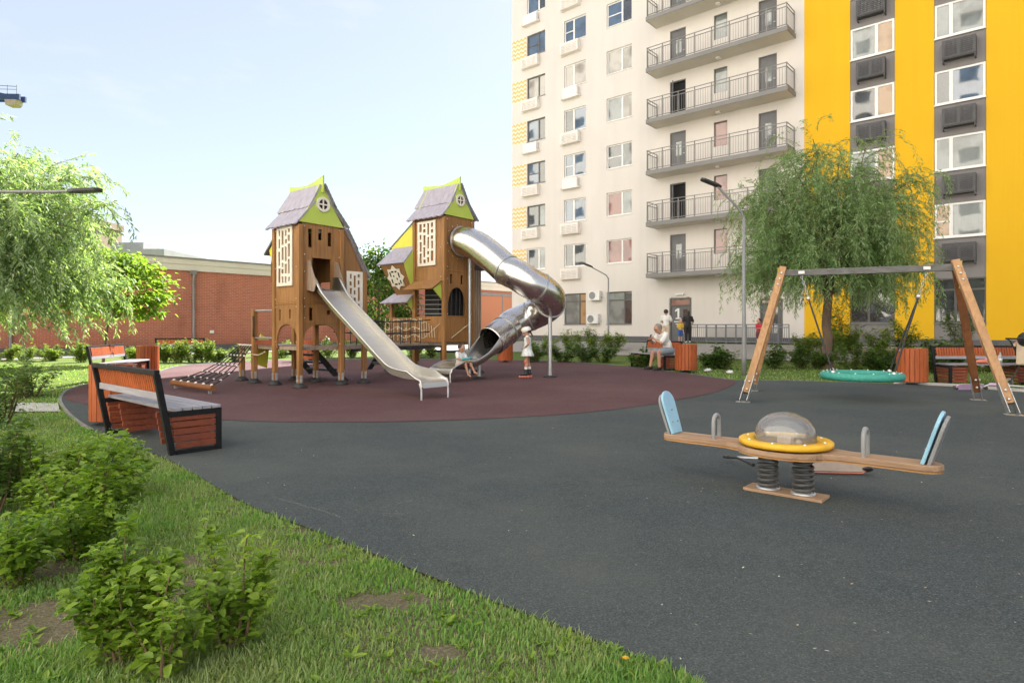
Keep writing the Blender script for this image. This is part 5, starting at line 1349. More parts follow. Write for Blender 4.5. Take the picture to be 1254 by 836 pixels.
    if shirt:
        s_ = MB(); trunk(s_, g)
        for k in 'lr':
            e = J['el' + k]; 
            if shirt_len == 'short': s_.cap(J['sh' + k], J['sh' + k].lerp(e, .72), .033 * B + g * 1.2, .031 * B + g * 1.5)
            elif shirt_len == 'long': s_.cap(J['sh' + k], e, .033 * B + g, .026 * B + g); s_.cap(e, e.lerp(J['wr' + k], .93), .026 * B + g, .019 * B + g)
        kid(s_, 'shirt', M[shirt])
    if lower:
        s_ = MB(); gg = g * 1.35
        s_.ball(J['pelvis'], 1, 14, 9, (.062 * B + gg, .090 * B + gg, .06 * B + gg)); q = .78 if lower_len == 'short' else 1
        for k in 'lr':
            s_.cap(J['hp' + k], J['hp' + k].lerp(J['kn' + k], q), .052 * B + gg, (.045 if q < 1 else .036) * B + gg)
            if q == 1: s_.cap(J['kn' + k], J['kn' + k].lerp(J['an' + k], .9), .035 * B + gg, .027 * B + gg)
        kid(s_, 'shorts' if q < 1 else 'trousers', M[lower])
    if dress:
        s_ = MB(); z1, z0 = J['chest'].z + .05 * h, dress[1] * h
        n = 48; pr = [(.085 * B, z1), (.075 * B + g, J['waist'].z + .03 * h), (.10 * B, J['pelvis'].z + .02 * h), (.165 * B, z0)]
        vs = []; 
        for i in range(10):
            tt = i / 9 * (len(pr) - 1); a = min(int(tt), len(pr) - 2); f_ = tt - a
            rr_ = pr[a][0] * (1 - f_) + pr[a + 1][0] * f_; zz = pr[a][1] * (1 - f_) + pr[a + 1][1] * f_
            for k in range(n):
                an = 2 * math.pi * k / n; r2 = rr_ * (1 + .06 * math.sin(an * 9) * (i / 9) ** 2); vs.append((J['pelvis'].x + r2 * .85 * math.cos(an), J['pelvis'].y + r2 * math.sin(an) * 1.05, zz))
        fs = [(i * n + k, i * n + (k + 1) % n, (i + 1) * n + (k + 1) % n, (i + 1) * n + k) for i in range(9) for k in range(n)]
        s_.add(vs, fs, True); d_ = s_.build('dress', M[dress[0]], o); so2 = d_.modifiers.new('solid', 'SOLIDIFY'); so2.thickness = .006
        s2 = MB(); s2.ball(J['chest'], 1, 14, 9, (.065 * B + g, .098 * B + g, .09 * B + g)); s2.ball(J['waist'], 1, 14, 9, (.055 * B + g, .078 * B + g, .085 * B + g)); s2.cap(J['shl'], J['shr'], .034 * B + g * .6, .034 * B + g * .6); kid(s2, 'bodice', M[dress[0]])
    if hair:
        s_ = MB(); s_.ball(Hc + upv * hr * .30 - fwd * hr * .16, hr, 16, 10, (1.06, .98, 1.02), rot)
        if hair_style == 'long': s_.ball(Hc - upv * hr * .9 - fwd * hr * .62, hr, 14, 9, (.45, .85, 1.5), rot); s_.cap(Hc - fwd * hr * .5, Hc - upv * hr * 3.0 - fwd * hr * .72, hr * .75, hr * .4)
        if hair_style == 'bun': s_.ball(Hc + upv * hr * .9 - fwd * hr * .7, hr * .42, 10, 7)
        if hair_style == 'tail': s_.cap(Hc - fwd * hr * .8 + upv * hr * .2, Hc - fwd * hr * 1.2 - upv * hr * 1.6, hr * .3, hr * .15)
        kid(s_, 'hair', M[hair], voxel)
    if helmet:
        s_ = MB(); s_.ball(Hc + upv * hr * .42, hr, 18, 10, (1.30, 1.10, .92), rot); k_ = kid(s_, 'helmet', M[helmet])
        s_ = MB()
        for q in (-.42, 0, .42): s_.box(Hc + upv * hr * 1.22 + side * q * hr, (hr * 1.0, hr * .16, hr * .2), rot)
        s_.build('helmet_vents', M['black'], o)
    e = MB(); [e.ball(Hc + fwd * hr * .93 + side * s * hr * .34 + upv * hr * .10, hr * .13, 8, 6) for s in (-1, 1)]; e.build('eyes', M['dark'], o)
    if shoes:
        s_ = MB()
        for k in 'lr':
            d = (J['to' + k] - J['an' + k]); d.z = 0; d.normalize(); a = J['an' + k]
            s_.cap(Vector((a.x, a.y, a.z - .004 * h)) - d * .018 * h, J['to' + k] + d * .012 * h + Vector((0, 0, .004 * h)), .030 * B, .024 * B)
        kid(s_, 'shoes', M[shoes])
    return o
# girl on roller skates beside the tube
gh = 1.17; p = G(646, 463.5)
J = joints(gh, ell=(-.03, .20, .66), wrl=(.03, .105, .60), elr=(-.03, -.20, .66), wrr=(.03, -.105, .60), knl=(.02, .05, .29), knr=(-.01, -.06, .29), anl=(.03, .055, .05), anr=(-.035, -.065, .05), tol=(.115, .06, .02), tor=(.05, -.075, .02), head=(.02, 0, .915))
girl = person(p + Vector((0, 0, .085)), rad(176), gh, J, 'child in pale dress, white helmet and roller skates standing by the tube slide', 'tan', 1.22, .94, .0075, dress=('dressfloral', .40), hair='hairdark', hair_style='tail', helmet='white', face=(1, 0, -.25))
b = MB()
for k in 'lr':
    a, tt = J['an' + k], J['to' + k]; d = Vector((tt.x - a.x, tt.y - a.y, 0)).normalized()
    b.cap(a + Vector((0, 0, .07)), a - Vector((0, 0, .02)), .042, .045); b.cap(a - Vector((0, 0, .02)) - d * .02, tt + d * .02 + Vector((0, 0, .004)), .042, .036)
k_ = b.build('skates', M['black'], girl)
for k in 'lr':
    b = MB(); a, tt = J['an' + k], J['to' + k]; d = Vector((tt.x - a.x, tt.y - a.y, 0)).normalized(); s = Z_.cross(d)
    for q in (-.045, .02, .085, .145): b.lathe([(0, -.012), (.028, -.012), (.033, 0), (.028, .012), (0, .012)], 14, Vector((a.x, a.y, -.033)) + d * q, Matrix((s, d, Z_)).transposed() @ Matrix.Rotation(rad(90), 3, 'Y') if False else Matrix((d, Z_, s)).transposed())
    b.build('skate_wheels', M['scred'], girl)
b = MB()
for k in 'lr': b.ball(J['kn' + k] + Vector((.02, 0, 0)), .055, 10, 7, (.8, 1, 1.25)); b.cap(J['an' + k] + Vector((0, 0, .10)), J['an' + k] + Vector((0, 0, .15)), .036, .038)
b.build('knee_pads', M['scred'], girl)
b = MB(); [b.cap(J['an' + k] + Vector((0, 0, .10)), J['an' + k] + Vector((0, 0, .13)), .040, .042) for k in 'lr']; b.build('socks', M['c_white'], girl)
# man sitting at the near end of his bench
mh = 1.74; sd_ = 1 / mh; bz = .47
mJ = {}
up_ = lambda x, y, z: (x * sd_, y * sd_, z * sd_)
J = joints(mh, pelvis=up_(0, 0, .58), waist=up_(.05, 0, .74), chest=up_(.17, 0, .95), neck=up_(.27, 0, 1.10), head=up_(.36, 0, 1.21),
           shl=up_(.22, .19, 1.05), shr=up_(.22, -.19, 1.05), ell=up_(.40, .22, .80), elr=up_(.40, -.22, .80), wrl=up_(.55, .07, .93), wrr=up_(.58, -.05, .90),
           hpl=up_(.0, .10, .57), hpr=up_(.0, -.10, .57), knl=up_(.44, .16, .55), knr=up_(.44, -.15, .54), anl=up_(.42, .17, .09), anr=up_(.52, -.16, .09), tol=up_(.57, .19, .035), tor=up_(.67, -.19, .035))
fdir = Vector((-.94, -.33, 0)); mb = Vector((4.40, 18.34, 0)) + Vector((.94, .33, 0)) * .20
man = person(mb + Vector((0, 0, .0)), math.atan2(-.33, -.94), mh, J, 'man in white shirt and grey shorts sitting bent forward on bench', 'tan', .98, 1.08, .009, shirt='c_white', lower='c_denim', hair='hairgrey', shoes='c_black', face=(1, .1, -.45))
b = MB(); b.box(up_(.63 * mh, .01 * mh, .985 * mh), (.012, .075, .15), Matrix.Rotation(rad(-30), 3, 'Y')); b.v = b.v; b.build('phone', M['black'], man)
# boy at the end of the tube run-out
bh = 1.0
J = joints(bh, pelvis=(0, 0, .10), waist=(.0, 0, .18), chest=(.02, 0, .29), neck=(.04, 0, .40), head=(.07, 0, .49), shl=(.03, .10, .37), shr=(.03, -.10, .37), ell=(.10, .14, .25), elr=(.10, -.14, .25), wrl=(.24, .08, .22), wrr=(.24, -.08, .22),
           hpl=(0, .055, .10), hpr=(0, -.055, .10), knl=(.26, .08, .17), knr=(.26, -.07, .16), anl=(.40, .10, -.06), anr=(.38, -.09, -.10), tol=(.49, .11, -.10), tor=(.47, -.10, -.14))
loc_ = T2.location + U * (CH_X + .08) + N * (CH_Y - 1.52) + Vector((0, 0, .285))
boy = person(loc_, RZ, bh, J, 'small boy in white shirt sitting across the end of the tube run-out', 'tan', 1.25, .98, .0075, shirt='c_white', lower='c_beige', hair='hairdark', face=(1, 0, -.35))
b = MB(); b.tube([(.26 + .10 * math.cos(a), .0 + .12 * math.sin(a), .25 + .02 * math.cos(a)) for a in np.linspace(0, 6.28, 20, endpoint=False)], .02, 8, closed=True)
toy = b.build('toy_ring', cloth('cyan_plastic', (.08, .50, .55))); toy.location = loc_; toy.rotation_euler = (0, 0, RZ); tag(toy, 'cyan toy ring in the hands of the boy on the slide', 'toy')
# people by the entrance
def at(px, Y): x = (px - CX) / F * Y; return Vector((x, Y, ground_z(x, Y) + .03))
J = joints(1.66, ell=(.02, .16, .65), wrl=(.12, .10, .60), elr=(.02, -.16, .65), wrr=(.10, -.1, .56))
person(at(842.5, 32.6), rad(80), 1.66, J, 'woman in black top and trousers with long dark hair before the door', 'tan', 1, 1, .014, shirt='c_black', lower='c_black', lower_len='long', hair='hairdark', hair_style='long', shoes='c_white')
J = joints(1.22, elr=(.05, -.16, .66), wrr=(.15, -.12, .62))
person(at(833, 31.9), rad(-70), 1.22, J, 'child in yellow top and blue shorts before the entrance door', 'light', 1.2, .95, .013, shirt='c_yellow', lower='c_blue', hair='hairgrey', shoes='c_white')
J = joints(1.70, ell=(.05, .16, .66), wrl=(.15, .06, .62), elr=(.05, -.15, .66), wrr=(.16, -.05, .64))
person(at(815.5, 30.4), rad(60), 1.68, J, 'woman in white with dark hair tied up standing behind the seated man', 'light', 1, 1, .014, shirt='c_white', lower='c_beige', lower_len='long', hair='hairdark', hair_style='bun', shoes='c_white')
J = joints(1.2, ell=(.05, .15, .66), wrl=(.17, .1, .66))
person(at(929.5, 27.6), rad(200), 1.22, J, 'child in red shirt and dark red shorts by the ramp railing', 'light', 1.2, .95, .013, shirt='c_red', lower='c_plum', hair='hairdark', shoes='c_black')
J = joints(1.60, ell=(.10, .16, .64), wrl=(.26, .12, .60), elr=(.08, -.17, .64), wrr=(.24, -.12, .58))
person(Vector((10.98, 13.05, 0.0)), rad(190), 1.58, J, 'woman in lilac top and beige trousers beside the stroller at the right edge', 'light', 1, 1, .012, shirt='c_lilac', lower='c_beige', lower_len='long', hair='hairdark', hair_style='bun', shoes='c_white')
# ------------------------------------------------------------------ vegetation
def unit(a): return a / np.maximum(np.linalg.norm(a, axis=1, keepdims=True), 1e-6)
def leaf_verts(P, D, Nn, L, Wd, droop=0.0, fold=.25):
    D = unit(D); S = unit(np.cross(D, Nn)); Nn = unit(np.cross(S, D))
    L = L[:, None]; Wd = Wd[:, None]
    dz = np.array([[0, 0, -1.0]]) * L * droop
    b = P; tip = P + D * L + dz
    l1 = P + D * L * .30 + S * Wd * .46 + Nn * Wd * fold + dz * .15; l2 = P + D * L * .68 + S * Wd * .38 + Nn * Wd * fold * .8 + dz * .5
    r1 = P + D * L * .30 - S * Wd * .46 + Nn * Wd * fold + dz * .15; r2 = P + D * L * .68 - S * Wd * .38 + Nn * Wd * fold * .8 + dz * .5
    V = np.stack([b, l1, l2, tip, r2, r1], 1).reshape(-1, 3); n = len(P)
    base = (np.arange(n) * 6)[:, None]
    Fi = np.concatenate([base + np.array([[0, 3, 2, 1]]), base + np.array([[0, 5, 4, 3]])], 1).reshape(-1)
    return V, Fi
def leaf_simple(P, D, Nn, L, Wd, droop=0.0):
    D = unit(D); S = unit(np.cross(D, Nn)); L = L[:, None]; Wd = Wd[:, None]; dz = np.array([[0, 0, -1.0]]) * L * droop
    V = np.stack([P, P + D * L * .45 + S * Wd * .5 + dz * .25, P + D * L + dz, P + D * L * .45 - S * Wd * .5 + dz * .25], 1).reshape(-1, 3)
    return V, (np.arange(len(P)) * 4)[:, None].repeat(4, 1).__add__(np.array([[0, 1, 2, 3]])).reshape(-1)
LF_M = {
 'willow': leaf_mat('willow_leaves', [(0, (.09, .175, .06)), (.5, (.175, .285, .105)), (1, (.33, .43, .23))], .42),
 'bright': leaf_mat('bright_willow_leaves', [(0, (.11, .19, .075)), (.5, (.20, .30, .13)), (1, (.42, .50, .33))], .46),
 'maple': leaf_mat('young_tree_leaves', [(0, (.08, .16, .025)), (.5, (.15, .25, .04)), (1, (.27, .35, .07))], .58),
 'mid': leaf_mat('green_tree_leaves', [(0, (.03, .085, .02)), (.6, (.06, .13, .03)), (1, (.14, .20, .03))], .4),
 'shrub': leaf_mat('shrub_leaves', [(0, (.07, .15, .02)), (.5, (.15, .27, .032)), (1, (.30, .41, .06))], .42, .42),
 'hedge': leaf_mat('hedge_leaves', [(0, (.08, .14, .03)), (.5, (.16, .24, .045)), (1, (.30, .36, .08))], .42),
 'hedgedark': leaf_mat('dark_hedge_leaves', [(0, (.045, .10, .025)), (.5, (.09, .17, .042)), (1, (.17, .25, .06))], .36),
}
bark = varied('bark', (.10, .065, .045), (.19, .13, .09), 5, .9, .8, (1, 1, .35), dist=.03)
twig = varied('twig_bark', (.12, .075, .045), (.2, .13, .08), 9, .85, .4)
def curve_limb(p0, p1, sag, r0, r1, b, n=7, jit=.06, rn=R):
    pts = []; p0, p1 = Vector(p0), Vector(p1); L = (p1 - p0).length
    for i in range(n + 1):
        t = i / n; p = p0.lerp(p1, t) + Vector((0, 0, sag * math.sin(math.pi * t)))
        if 0 < i < n: p += Vector((rn.uniform(-1, 1), rn.uniform(-1, 1), rn.uniform(-.5, .5))) * jit * L / 3
        pts.append(p)
    b.tube(pts, [r0 + (r1 - r0) * i / n for i in range(n + 1)], 8); return pts
def willow(name, base, height, radx, rady, trunk_h, tr, nlimb, nstrand, leaf_m, label, seed, leafL=.15, leafW=.026, smin=.8, smax=3.2, lean=(0, 0), zmin=1.0, per=3, droop_v=.25, group=None):
    r = random.Random(seed); rn = np.random.default_rng(seed)
    t = empty(name, base); tag(t, label, 'tree', group)
    b = MB(); tt = Vector((lean[0], lean[1], trunk_h))
    curve_limb((0, 0, -.1), tt, 0, tr, tr * .72, b, 8, .05, r); b.lathe([(tr * 1.6, -.05), (tr * 1.15, .12), (tr * .98, .35)], 14)
    ends = []
    for i in range(nlimb):
        a = 2 * math.pi * i * .382 + r.uniform(-.3, .3); q = math.sqrt(r.uniform(.08, .92)); hz = (i + .5) / nlimb
        env = math.sqrt(max(.05, 1 - ((hz - .42) / .62) ** 2))
        e = Vector((lean[0] + radx * q * env * math.cos(a), lean[1] + rady * q * env * math.sin(a), zmin + .9 + (height - .25 - zmin - .9) * hz))
        st = tt - Vector((0, 0, r.uniform(0, .6)))
        pts = curve_limb(st, e, .25 + max(0, st.z + .4 - e.z) * .9, tr * .42, .010, b, 8, .10, r); ends.append(pts)
    b.build('trunk', bark, t)
    Ps, Ds, Ns, Ls, Ws = [], [], [], [], []; tw = MB()
    for s in range(nstrand):
        pts = r.choice(ends); f_ = r.uniform(.42, 1.0) * 8; k_ = min(7, int(f_)); p = pts[k_].lerp(pts[k_ + 1], f_ - k_)
        p = p + Vector((r.gauss(0, .22), r.gauss(0, .22), r.gauss(0, .16)))
        a = r.uniform(0, 2 * math.pi); out = Vector((p.x - lean[0], p.y - lean[1], 0)); out = out.normalized() if out.length > .2 else Vector((math.cos(a), math.sin(a), 0))
        d = (out * r.uniform(.3, 1.2) + Vector((math.cos(a), math.sin(a), 0)) * .75 + Vector((0, 0, r.uniform(-.3, 1.0)))).normalized()
        L = smin + (smax - smin) * r.random() ** 1.6; step = .075; n = int(L / step); line = [p.copy()]; dv_ = droop_v * r.uniform(.35, 1.5)
        for k in range(n):
            d = (d + Vector((r.gauss(0, .11), r.gauss(0, .11), -dv_ * (.4 + k / n) + r.gauss(0, .05)))).normalized(); p = p + d * step
            ex, ey = (p.x - lean[0]) / (radx * 1.12), (p.y - lean[1]) / (rady * 1.12)
            if ex * ex + ey * ey > 1: d = Vector((d.x * .5, d.y * .5, d.z - .3)).normalized()
            if p.z < zmin + .7 * (s % 7) / 7: break
            line.append(p.copy())
            for m_ in range(per):
                aa = r.uniform(0, 2 * math.pi); sdv = Vector((math.cos(aa), math.sin(aa), r.uniform(-.6, .5)))
                Ps.append(p + Vector((r.gauss(0, .025), r.gauss(0, .025), r.gauss(0, .025)))); Ds.append(d * .8 + sdv * .75 + Vector((0, 0, -.15))); Ns.append((r.gauss(0, 1), r.gauss(0, 1), r.gauss(0, 1) + .6)); q = r.uniform(.5, 1.3); Ls.append(leafL * q); Ws.append(leafW * r.uniform(.7, 1.3))
        if len(line) > 3 and s % 2 == 0: tw.tube(line[::2], [.006 - .0035 * i / len(line[::2]) for i in range(len(line[::2]))], 4, False)
    V, Fi = leaf_simple(np.array(Ps), np.array(Ds), np.array(Ns), np.array(Ls), np.array(Ws), .15)
    np_mesh('crown', V, Fi, 4, leaf_m, t); tw.build('twigs', twig, t)
    return t
wb = on(1013, 452)
willow('willow_tree', wb, 7.05, 2.85, 2.3, 2.7, .16, 34, 3000, LF_M['willow'], 'drooping green willow behind the swing before the yellow wall', 4, .125, .022, .35, 2.0, (.0, 0), 1.40, 3, .19)
willow('willow_tree', Vector((-11.45, 13.6, 0)), 5.65, 2.55, 2.3, 2.3, .16, 34, 3000, LF_M['bright'], 'sunlit pale green willow filling the left edge', 9, .13, .030, .35, 1.6, (0, 0), .45, 4, .17)
willow('willow_tree', Vector((-10.2, 9.6, 0)), 4.85, 1.2, 1.3, 2.6, .10, 8, 50, LF_M['willow'], 'thin willow just outside the left edge, only hanging tips in view', 19, .13, .02, .3, .7, (0, 0), 3.4, 3, .12)
def round_tree(name, base, trunk_h, height, rx, tr, ncl, nl, leaf_m, label, seed, lL=.10, lW=.07, offset=(0, 0), layered=False, group=None):
    r = random.Random(seed); rn = np.random.default_rng(seed); t = empty(name, base); tag(t, label, 'tree', group); b = MB()
    tt = Vector((offset[0] * .4, offset[1] * .4, trunk_h)); curve_limb((0, 0, -.1), tt, 0, tr, tr * .7, b, 6, .03, r); curve_limb(tt, (offset[0], offset[1], height * .96), 0, tr * .7, .012, b, 6, .06, r)
    Ps, Ds, Ns = [], [], []
    for i in range(ncl):
        q = (i + .5) / ncl; z = trunk_h + (height - trunk_h) * (.02 + .95 * q); rr_ = rx * math.sin(math.pi * min(.93, .22 + .75 * q)) ** .8; a = i * 2.4 + r.uniform(-.5, .5); rad_ = rr_ * r.uniform(.35, 1.0)
        c = Vector((offset[0] + rad_ * math.cos(a), offset[1] + rad_ * math.sin(a), z + r.uniform(-.15, .15)))
        curve_limb((offset[0] * .7, offset[1] * .7, max(trunk_h * .9, z - .5)), c, .08, .022, .006, b, 4, .08, r)
        k = int(nl / ncl * r.uniform(.6, 1.4)); s_ = r.uniform(.20, .38) * rx / 1.2
        pp = rn.normal(0, 1, (k, 3)) * np.array([s_, s_, s_ * (.32 if layered else .7)]) + np.array(c)
        out = pp - np.array([offset[0], offset[1], z]); Ps.append(pp); Ds.append(unit(out) + rn.normal(0, .5, (k, 3)) + np.array([0, 0, -.35])); Ns.append(rn.normal(0, .5, (k, 3)) + np.array([0, 0, 1.0]))
    b.build('trunk', bark, t); P_ = np.concatenate(Ps); n = len(P_)
    V, Fi = leaf_verts(P_, np.concatenate(Ds), np.concatenate(Ns), lL * rn.uniform(.6, 1.3, n), lW * rn.uniform(.7, 1.2, n), .12)
    np_mesh('crown', V, Fi, 4, leaf_m, t); return t
p = Vector(((126 - CX) / F * 21.5, 21.5, 0)); round_tree('young_tree', p, 1.7, 3.95, 1.35, .055, 26, 4200, LF_M['maple'], 'small sunlit young tree with thin trunk before the brick hall', 3, .17, .12, (.45, 0), True)
p = Vector(((464 - CX) / F * 27.0, 27.0, 0)); round_tree('broad_leaf_tree', p, 1.2, 4.55, 1.35, .09, 30, 5200, LF_M['mid'], 'dense green tree standing between the two play towers', 5, .16, .11)
# shrubs
def shrub(base, w_, h_, nst, nleaf, lL, lW, leaf_m, label, seed, group=None, name='shrub', simple=False, lean=(0, 0), stems=True):
    r = random.Random(seed); rn = np.random.default_rng(seed); t = empty(name, base); tag(t, label, 'shrub', group)
    Ps, Ds, Ns = [], [], []; b = MB()
    for i in range(nst):
        a = r.uniform(0, 2 * math.pi); q = math.sqrt(r.random()); e = Vector((lean[0] + w_ * .5 * q * math.cos(a), lean[1] + w_ * .5 * q * math.sin(a), h_ * r.uniform(.5, 1.0) * (1 - .25 * q * q) * (1.25 if (r.random() < .22 and not simple) else 1)))
        s0 = Vector((e.x * .25, e.y * .25, 0)); pts = curve_limb(s0, e, h_ * .06, .0065 if not simple else .012, .0022, b, 5, .10, r)
        k = int(nleaf / nst * (.5 + h_ * 0 + r.uniform(.2, .8)))
        tq = rn.uniform(.07, 1.04, k) ** .85; ti = np.clip(tq, 0, .999) * 5; i0 = ti.astype(int); f_ = (ti - i0)[:, None]; A = np.array([tuple(x) for x in pts])
        pp = A[i0] * (1 - f_) + A[np.minimum(i0 + 1, 5)] * f_ + rn.normal(0, w_ * .055, (k, 3))
        aa = rn.uniform(0, 6.283, k); dd = np.stack([np.cos(aa), np.sin(aa), rn.uniform(-.25, .75, k)], 1)
        pp[:, 2] = np.maximum(pp[:, 2], .015); Ps.append(pp); Ds.append(dd); Ns.append(np.stack([rn.normal(0, .35, k), rn.normal(0, .35, k), np.ones(k)], 1))
    b.build('stems', twig, t); P_ = np.concatenate(Ps); n = len(P_); LL = lL * rn.uniform(.35, 1.25, n); WW = lW * rn.uniform(.7, 1.15, n) * LL / lL
    V, Fi = (leaf_simple if simple else leaf_verts)(P_, np.concatenate(Ds), np.concatenate(Ns), LL, WW, .18)
    np_mesh('foliage', V, Fi, 4, leaf_m, t); return t
GS = 'leafy shrubs on the near lawn'
shrub(G(152, 812), .36, .52, 18, 2500, .047, .030, LF_M['shrub'], 'dense leafy shrub nearest the camera at bottom left', 31, GS)
shrub(G(282, 792), .36, .44, 13, 1300, .048, .030, LF_M['shrub'], 'thin low shrub just right of the nearest shrub, bare stems at its foot', 32, GS)
shrub(G(95, 682), .62, .60, 24, 3400, .050, .031, LF_M['shrub'], 'broad spreading shrub between the near bench and the left edge', 33, GS, lean=(.05, .05))
shrub(G(132, 612), .55, .50, 15, 2000, .050, .031, LF_M['shrub'], 'loose shrub close behind the near bench at the rubber edge', 37, GS, lean=(.05, 0))
shrub(G(48, 622), .6, .55, 14, 1700, .05, .03, LF_M['shrub'], 'yellow green shrub between the broad shrub and the dark one at the left edge', 38, GS, lean=(.05, 0))
shrub(G(18, 716), .5, .42, 12, 1300, .05, .03, LF_M['shrub'], 'low bright shrub at the left edge above the bare earth patch', 39, GS)
shrub(G(200, 832), .30, .30, 9, 600, .045, .028, LF_M['shrub'], 'small low shrub at the bottom edge between the two nearest shrubs', 40, GS)
shrub(G(-12, 628), .62, .80, 18, 2200, .054, .034, LF_M['hedgedark'], 'dark tall shrub cut by the left edge', 34, GS)
shrub(G(35, 486), 1.05, .78, 16, 1500, .085, .05, LF_M['hedgedark'], 'rounded dark shrub beside the slab path under the bright willow', 35, GS, simple=True)
shrub(G(0, 520), 1.0, .9, 14, 1300, .085, .05, LF_M['hedgedark'], 'half hidden shrub at the left edge before the slab path', 36, GS, simple=True)
# low shrubs before the brick hall and before the flats: each its own plant
GH = 'low hedge shrubs before the brick hall'; GA = 'low hedge shrubs before the apartment block'
def along(pxs, Yf, w_, h_, leaf_m, group, where, seed, nl=1900):
    for i, px in enumerate(pxs):
        Y = Yf(px); x = (px - CX) / F * Y
        shrub(Vector((x, Y, ground_z(x, Y))), w_ * R.uniform(.85, 1.15), h_ * R.uniform(.82, 1.15), 9, nl, .105, .06, leaf_m, where(i, px), seed + i, group, simple=True)
nth = lambda i: ('first', 'second', 'third', 'fourth', 'fifth', 'sixth', 'seventh', 'eighth', 'ninth', 'tenth', 'eleventh', 'twelfth')[i]
along([8, 30, 62], lambda px: 23.5, 1.0, .75, LF_M['hedge'], GH, lambda i, px: ('sunlit yellow green shrub at the left edge beneath the bright willow', 'sunlit shrub second from the left edge beneath the bright willow', 'sunlit shrub just left of the bench under the bright willow')[i], 100)
along([100, 165, 203, 219, 235, 251, 266, 288], lambda px: 22.6, .95, .82, LF_M['hedge'], GH, lambda i, px: ('sunlit shrub showing behind the bench under the bright willow', 'sunlit shrub between that bench and the bin past it', 'sunlit shrub just right of the bin, leftmost before the far bench', 'sunlit shrub before the left half of the far bench', 'sunlit shrub before the middle of the far bench', 'sunlit shrub before the right half of the far bench', 'sunlit shrub at the right end of the far bench', 'sunlit shrub beside the low platform of the nearer tower')[i], 120)
along([345, 402, 432, 505, 530], lambda px: 26.0, 1.1, .85, LF_M['hedge'], GH, lambda i, px: ('shrub seen through the steps of the nearer tower', 'shrub seen right of the bin between the tower legs', 'shrub seen under the bridge beside the straight slide', 'shrub seen under the net of the farther tower', 'shrub seen below the arched panel of the farther tower')[i], 140)
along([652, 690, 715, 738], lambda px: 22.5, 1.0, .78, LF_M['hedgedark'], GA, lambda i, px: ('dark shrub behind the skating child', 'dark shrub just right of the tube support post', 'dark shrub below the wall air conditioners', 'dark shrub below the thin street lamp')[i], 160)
along([664, 700, 728, 752], lambda px: 28.5, 1.5, 1.0, LF_M['hedge'], GA, lambda i, px: ('bright shrub of the back row nearest the tube slide', 'bright shrub with a tall shoot in the back row under the first ground floor window', 'bright shrub of the back row under the air conditioners', 'bright shrub of the back row at the thin lamp foot')[i], 170, 2600)
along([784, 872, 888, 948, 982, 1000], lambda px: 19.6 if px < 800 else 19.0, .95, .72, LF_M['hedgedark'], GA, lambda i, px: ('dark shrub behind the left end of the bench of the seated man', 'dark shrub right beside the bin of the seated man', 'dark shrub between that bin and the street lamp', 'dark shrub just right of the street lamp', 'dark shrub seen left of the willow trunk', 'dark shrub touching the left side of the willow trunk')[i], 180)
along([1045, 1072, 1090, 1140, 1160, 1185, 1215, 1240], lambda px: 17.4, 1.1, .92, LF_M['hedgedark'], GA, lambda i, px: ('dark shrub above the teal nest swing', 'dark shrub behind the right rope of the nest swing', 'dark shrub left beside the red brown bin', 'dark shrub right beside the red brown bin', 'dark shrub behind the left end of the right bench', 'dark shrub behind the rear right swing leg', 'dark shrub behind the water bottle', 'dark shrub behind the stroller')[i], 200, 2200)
along([985, 1012, 1042, 1078, 1106], lambda px: 23.2, 1.35, 1.25, LF_M['hedge'], GA, lambda i, px: ('light green shrub of the back row beside the ramp railing', 'light green shrub of the back row behind the willow trunk', 'light green shrub of the back row right of the willow trunk', 'light green shrub of the back row before the grey wall panel', 'light green shrub of the back row behind the red brown bin')[i], 220, 2600)
along([1036, 1178], lambda px: 24.4, 1.7, 1.75, LF_M['mid'], GA, lambda i, px: ('tall round shrub against the grey wall under the willow', 'tall round shrub below the ground floor window at right')[i], 240, 2400)

